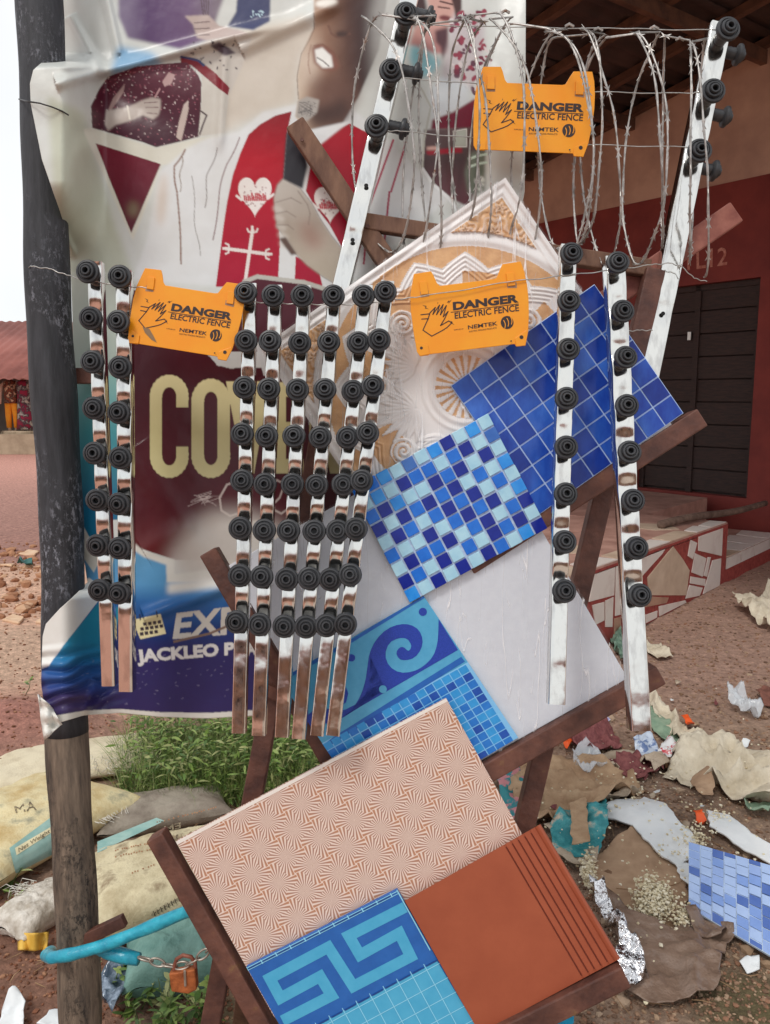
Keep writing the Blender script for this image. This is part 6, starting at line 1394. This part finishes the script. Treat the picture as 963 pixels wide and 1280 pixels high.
rag('grey_cloth', 'dirty grey cloth left of the purple net', [(736, 948), (764, 936), (800, 936), (824, 946), (790, 958), (750, 960)], kraft2, .05, 8, seed=26)
rag('cream_cloth', 'long cream cloth running down from the rightmost bracket', [(806, 862), (818, 868), (842, 892), (872, 916), (888, 926), (866, 932), (842, 920), (822, 896), (804, 874)], cream, .06, 8, seed=28)
rag('cream_cloth', 'large cream cloth at the right edge above the foam strip', [(828, 968), (846, 948), (872, 934), (912, 930), (985, 936), (985, 1022), (940, 1010), (902, 990), (866, 980)], cream, .11, 5, seed=30)
rag('green_cloth', 'green faded cloth beside the rightmost bracket foot', [(812, 884), (836, 900), (852, 922), (836, 926), (812, 906)], M('green_cloth', A(104, 128, 108), A(132, 150, 128), rough=.8, scale=20), .03, 8, seed=32)
rag('green_net', 'dark green net scrap by the white panel corner', [(760, 782), (780, 790), (800, 806), (796, 838), (776, 830), (764, 806)], M('green_net', A(58, 86, 72), A(110, 132, 116), rough=.8, scale=30), .08, 8, seed=33)
rag('white_sack', 'crumpled white sack on the gravel at the right edge', [(914, 757), (930, 760), (960, 742), (985, 738), (985, 800), (952, 786), (930, 772)], cream, .12, 4, seed=36, cat='sack')
rag('brown_cloth', 'small brown cloth end by the crushed bottle', [(944, 862), (975, 862), (975, 884), (956, 878)], M('brown_cloth', A(92, 56, 46), A(120, 78, 66), rough=.9, scale=20), .05, 7, seed=38)
rag('paper_scrap', 'pale twisted paper scrap at the foot of the porch wall', [(806, 803), (826, 808), (842, 820), (824, 824), (808, 814)], cream, .04, 9, seed=40, cat='paper')
rag('brown_scrap', 'brown card flap between the soil heap and the cream cloth', [(862, 982), (884, 974), (892, 990), (890, 1008), (872, 1000)], board, .05, 6, base=.03, seed=42, cat='cardboard')
rag('sachet', 'white and red printed sachet below the rightmost bracket', [(818, 938), (834, 926), (850, 928), (840, 944), (826, 950)], M('sachet_print', A(206, 206, 206), A(180, 40, 52), rough=.3, scale=24, lo=.55, hi=.6), .05, 7, seed=44, cat='sachet')
rag('sachet', 'pale blue printed sachet left of the red one', [(792, 930), (812, 926), (824, 938), (812, 948), (796, 942)], M('blue_sachet', A(176, 186, 200), A(90, 110, 150), rough=.3, scale=26, lo=.5, hi=.58), .05, 7, seed=45, cat='sachet')
rag('sachet', 'purple and white wrapper under the middle ledge', [(728, 906), (740, 898), (758, 892), (764, 898), (748, 908), (734, 914)], M('violet_wrap', A(90, 90, 170), A(210, 210, 214), rough=.3, scale=26, lo=.46, hi=.54), .04, 7, seed=46, cat='sachet')
rag('brown_strip', 'coarse brown coconut fibre strip beside the red sachet', [(828, 948), (854, 943), (856, 955), (832, 961)], M('coir', A(86, 58, 38), A(120, 86, 58), rough=.95, scale=80, bump=.8, bscale=160), .03, 9, base=.02, seed=47, cat='strip')
foil = M('silver_foil', (.82, .82, .84, 1), rough=.16, metal=1.0, bump=.9, bscale=34, bdist=.02)
rag('foil_strip', 'shiny silver foil strip beside the terracotta tile', [(736, 1116), (750, 1120), (762, 1142), (778, 1172), (792, 1204), (812, 1236), (782, 1260), (768, 1226), (774, 1204), (758, 1166)], foil, .06, 12, base=.045, seed=50, cat='foil', step=.008)
rag('blue_scrap', 'small bright blue plastic scrap at the bottom right of the ledge', [(688, 1262), (702, 1256), (716, 1262), (718, 1276), (704, 1284), (690, 1278)], M('cyan_plastic', A(20, 118, 150, 1.3), A(30, 136, 168, 1.3), rough=.4, scale=30), .03, 12, base=.02, seed=52, cat='plastic scrap')
rag('orange_scrap', 'small orange plastic scrap beside the right stand leg', [(702, 926), (710, 922), (716, 932), (708, 938)], M('orange_scrap', A(226, 84, 34), rough=.5), .03, 14, base=.02, seed=53, cat='plastic scrap')
rag('orange_scrap', 'orange scrap near the soil heap by the foam strip', [(868, 1020), (878, 1016), (882, 1030), (872, 1036)], M('orange_scrap', A(226, 84, 34), rough=.5), .03, 14, base=.02, seed=54, cat='plastic scrap')
rag('orange_scrap', 'orange tag on the long cream cloth', [(852, 896), (860, 896), (868, 908), (860, 910)], M('orange_scrap', A(226, 84, 34), rough=.5), .02, 14, base=.04, seed=55, cat='plastic scrap')
rag('white_foam_chunk', 'white lump at the bottom left corner', [(-10, 1300), (4, 1262), (18, 1248), (30, 1262), (32, 1300)], foamw, .07, 8, base=.02, seed=57, cat='foam')
rag('white_foam_chunk', 'white scrap beside the pole foot', [(46, 1290), (62, 1272), (80, 1268), (84, 1296)], foamw, .03, 8, base=.02, seed=58, cat='foam')
rag('white_foam_chunk', 'white lump below the diamond patterned tile', [(924, 1200), (936, 1190), (950, 1196), (950, 1208), (934, 1212)], foamw, .04, 10, base=.01, seed=59, cat='foam')
rag('blue_scrap', 'dark green plastic scrap on the sandy bank', [(22, 712), (32, 706), (42, 707), (40, 714), (28, 716)], M('teal_scrap', A(50, 96, 92), rough=.6), .08, 5, seed=60, cat='plastic scrap')
for k, (x, y, w, h, lb_) in enumerate(((18, 790, 26, 8, 'widest pale slab, low on the sandy bank'), (28, 768, 14, 5, 'small pale slab just above the widest one on the bank'), (36, 690, 26, 5, 'long thin pale slab at the road edge by the pole'), (10, 708, 18, 4, 'pale slab at the far left below the road edge'), (52, 792, 12, 4, 'small pale slab nearest the pole on the bank'))):
    rag('pale_slab', lb_, [(x - w / 2, y), (x, y - h), (x + w / 2, y - h * .5), (x + w * .3, y + h * .6)], M('pale_slab', A(186, 150, 120), A(200, 172, 144), rough=.9, scale=12), .02, 5, th=.02, base=.015, seed=61 + k, cat='slab', group='pale slabs on the sandy bank', ridge=False)
for nm, lb_, pts, mt, am, ct in (
        ('paper_scrap', 'folded tan paper edge under the teal bag', [(694, 1066), (724, 1062), (748, 1064), (744, 1080), (712, 1084)], kraft2, .04, 'paper'),
        ('paper_scrap', 'pale grey torn paper between the tan bag and the foam', [(748, 990), (778, 984), (800, 992), (784, 1006), (756, 1004)], kraft2, .05, 'paper'),
        ('foam_sheet', 'small angular foam shard by the diamond patterned tile corner', [(846, 1078), (868, 1082), (862, 1104), (850, 1096)], foamw, .01, 'foam'),
        ('foam_sheet', 'cream foam crust along the terracotta tile edge', [(724, 1072), (738, 1080), (746, 1104), (736, 1112), (726, 1092)], cream, .02, 'foam'),
        ('plastic_sheet', 'dark brown plastic fold above the foil strip', [(744, 1112), (766, 1122), (790, 1138), (782, 1148), (756, 1134)], browns, .05, 'plastic sheet'),
        ('plastic_sheet', 'brown plastic fold below the diamond patterned tile', [(856, 1150), (884, 1140), (912, 1160), (900, 1182), (872, 1176)], browns, .06, 'plastic sheet'),
        ('cream_cloth', 'cream rag with a fold left of the large cream cloth', [(838, 936), (862, 926), (880, 930), (868, 946), (846, 950)], cream, .06, 'rag'),
        ('grey_cloth', 'grey rag between the red sachet and the purple net', [(806, 952), (826, 948), (836, 960), (818, 968)], kraft2, .04, 'rag'),
        ('paper_bag', 'tan bag corner showing left of the right stand leg', [(640, 984), (664, 974), (676, 996), (660, 1020), (644, 1010)], kraft, .05, 'paper bag'),
        ('green_cloth', 'faded green scrap at the right edge under the cream cloth', [(930, 1004), (956, 1000), (975, 1012), (960, 1024), (936, 1018)], M('green_cloth', A(104, 128, 108), A(132, 150, 128), rough=.8, scale=20), .05, 'rag')):
    rag(nm, lb_, pts, mt, am, 8, base=.025, seed=hash(len(lb_) * 7 + int(pts[0][0])) % 97, cat=ct)
# twigs and straw bits
m_twig = M('dry_twig', A(120, 92, 66), A(160, 130, 98), rough=.9, scale=30); tw5 = MB()
for k in range(150):
    x, y = random.choice(((random.uniform(660, 960), random.uniform(790, 1270)), (random.uniform(0, 320), random.uniform(1000, 1275)))); p = GG(x, y, .006 + .012 * random.random()); a_ = random.uniform(0, 6.28); L_ = random.uniform(.015, .07); d = Vector((math.cos(a_), math.sin(a_), random.uniform(-.05, .12)))
    tw5.tube([p, p + d * L_ * .5 + Vector((random.gauss(0, .003), random.gauss(0, .003), 0)), p + d * L_], [.0013, .0012, .0007], 4)
o = tw5.build('straw_bits', m_twig, None); tag(o, 'dry straw and twig bits strewn over the soil', 'straw', kind='stuff')
# crumbled foam granules
def crumbs(name, label, clusters, mat, rr_=(.0018, .0062)):
    spots = []
    for (x, y, sx, sy, n_, z) in clusters:
        for k in range(n_):
            p = GP(random.gauss(x, sx), random.gauss(y, sy), z); spots.append((p.x, p.y, random.uniform(*rr_), np.array(A(*random.choice(((206, 196, 168), (216, 208, 186), (190, 176, 146))), 1.15)[:3])))
    o = pebbles(name, spots, mat, label); o['category'] = 'foam crumbs'
    me = o.data; co = np.empty(len(me.vertices) * 3); me.vertices.foreach_get('co', co); co = co.reshape(-1, 3); co[:, 2] += np.repeat(rng.uniform(.0, 1, len(spots)) ** 1.2 * .035, len(iv)) + .022; me.vertices.foreach_set('co', co.ravel()); me.update(); return o
crumbs('foam_crumbs', 'pile of crumbled cream foam granules on the cardboard and soil', [(817, 1128, 11, 13, 1500, .03), (852, 1152, 6, 9, 220, .02), (736, 1092, 5, 12, 260, .02), (872, 1052, 10, 8, 160, .02), (846, 1060, 12, 10, 60, .03), (900, 1022, 7, 5, 60, .03), (800, 990, 4, 6, 20, .03), (780, 1180, 30, 30, 60, .03), (850, 1000, 70, 50, 260, .03), (730, 1000, 40, 50, 90, .03)], attr_mat('foam_crumb', .9, .2))
# scattered paper scraps: each its own
LM = [((680, 985), 'tan paper bag'), ((742, 925), 'purple cloth'), ((800, 958), 'purple net'), ((812, 1040), 'broken foam sheet'), ((905, 965), 'large cream cloth'), ((850, 900), 'long cream cloth'), ((835, 1005), 'soil heap'), ((928, 882), 'crushed bottle'), ((930, 1045), 'foam strip'), ((725, 1045), 'teal bag'), ((838, 938), 'red sachet')]
SCM = (('cream', cream), ('grey', kraft2), ('white', foamw), ('tan', kraft), ('purple', purp)); used_l = set()
for k in range(60):
    x, y = random.choice([(random.uniform(640, 960), random.uniform(900, 1010)), (random.uniform(780, 960), random.uniform(850, 1060)), (random.uniform(690, 770), random.uniform(890, 960))]); s_ = random.uniform(3, 7.5); a0 = random.uniform(0, 6)
    cn_, cm_ = random.choice(SCM); lm = min(LM, key=lambda q: (q[0][0] - x) ** 2 + (q[0][1] - y) ** 2); dxl, dyl = x - lm[0][0], y - lm[0][1]
    lb_ = 'tiny torn %s litter scrap %s the %s' % (cn_, ('right of' if dxl > 0 else 'left of') if abs(dxl) > abs(dyl) else ('below' if dyl > 0 else 'above'), lm[1])
    if lb_ in used_l: continue
    used_l.add(lb_)
    pts = [(x + s_ * math.cos(a0 + j * 1.257) * random.uniform(.6, 1.2), y + s_ * .6 * math.sin(a0 + j * 1.257) * random.uniform(.6, 1.2)) for j in range(5)]
    rag('litter_scrap', lb_, pts, cm_, .02, 14, base=.012, th=.002, seed=80 + k, cat='litter', group='tiny litter scraps', step=.008)
# crushed clear bottle and plastic film
def clear_mat(name):
    m = bpy.data.materials.new(name); m.use_nodes = True; b = m.node_tree.nodes['Principled BSDF']; n = m.node_tree.nodes; l = m.node_tree.links
    b.inputs['Base Color'].default_value = (.8, .84, .88, 1); b.inputs['Roughness'].default_value = .12; tr = n.new('ShaderNodeBsdfTransparent'); x = n.new('ShaderNodeMixShader'); x.inputs['Fac'].default_value = .42
    l.new(tr.outputs['BSDF'], x.inputs[1]); l.new(b.outputs['BSDF'], x.inputs[2]); l.new(x.outputs['Shader'], n['Material Output'].inputs['Surface']); return m
m_clear = clear_mat('crushed_plastic')
rag('plastic_bottle', 'crushed clear plastic bottle on the gravel right of the brackets', [(908, 872), (924, 868), (944, 880), (954, 888), (944, 898), (926, 892), (910, 884)], m_clear, .09, 9, base=.01, seed=69, cat='bottle')
rag('clear_film', 'crumpled clear plastic film below the middle ledge', [(716, 944), (732, 936), (752, 946), (758, 962), (736, 968), (720, 960)], m_clear, .06, 11, base=.02, seed=70, cat='plastic film')
rag('clear_film', 'crumpled clear sachet of dark scraps right of the pole foot', [(126, 1240), (150, 1226), (160, 1232), (156, 1262), (140, 1284), (130, 1268)], M('dark_sachet', A(70, 84, 100), A(150, 164, 180), rough=.15, scale=30, lo=.42, hi=.62), .07, 9, base=.03, seed=71, cat='sachet')
# ---- tile lying on the rubbish, lower right
bl_, br_, tr_, tl_ = GP(861, 1134, .03), GP(1006, 1220, .03), GP(1000, 1092, .11), GP(861, 1052, .11)
c_ = (bl_ + br_ + tr_ + tl_) / 4; nT = ((br_ - bl_).cross(tl_ - bl_)).normalized(); nT = nT if nT.z > 0 else -nT
tile = thing('diamond_tile', 'blue diamond check tile lying on the rubbish at the right edge', 'tile', tuple(bl_))
def TP(u, v, h=0): return bl_ * (1 - u) * (1 - v) + br_ * u * (1 - v) + tr_ * u * v + tl_ * (1 - u) * v + nT * h
MB().prism([TP(0, 0), TP(1, 0), TP(1, 1), TP(0, 1)], -nT * .009).build('tile_body', M('pale_blue_body', A(168, 186, 220), A(180, 196, 226), rough=.35, scale=20), tile, bevel=.001)
dm = [M('diamond_%d' % k, A(*c, 1.1), A(*[min(255, v + 8) for v in c], 1.1), rough=.25, scale=25) for k, c in enumerate(((160, 182, 222), (122, 150, 206), (82, 108, 172), (142, 166, 214)))]
NC, NR = 9, 8
for i in range(NC):
    for j in range(-1, NR):
        sk = .5 * 0
        q = [(i + .04, j + .05), (i + .96, j + .05), (i + .96, j + .95), (i + .04, j + .95)]
        q = [(x / NC, (y + (.5 if i % 2 else 0)) / NR) for x, y in q]
        if max(p[1] for p in q) <= .01 or min(p[1] for p in q) >= .99: continue
        q = [(x, min(.995, max(.005, y))) for x, y in q]
        MB().prism([TP(x, y, .0012) for x, y in q], -nT * .001).build('glazed_piece', random.choice(dm), tile)
MB().tube([GP(845, 1168, .0), tl_ * .3 + bl_ * .7 - nT * .012], .02, 8)
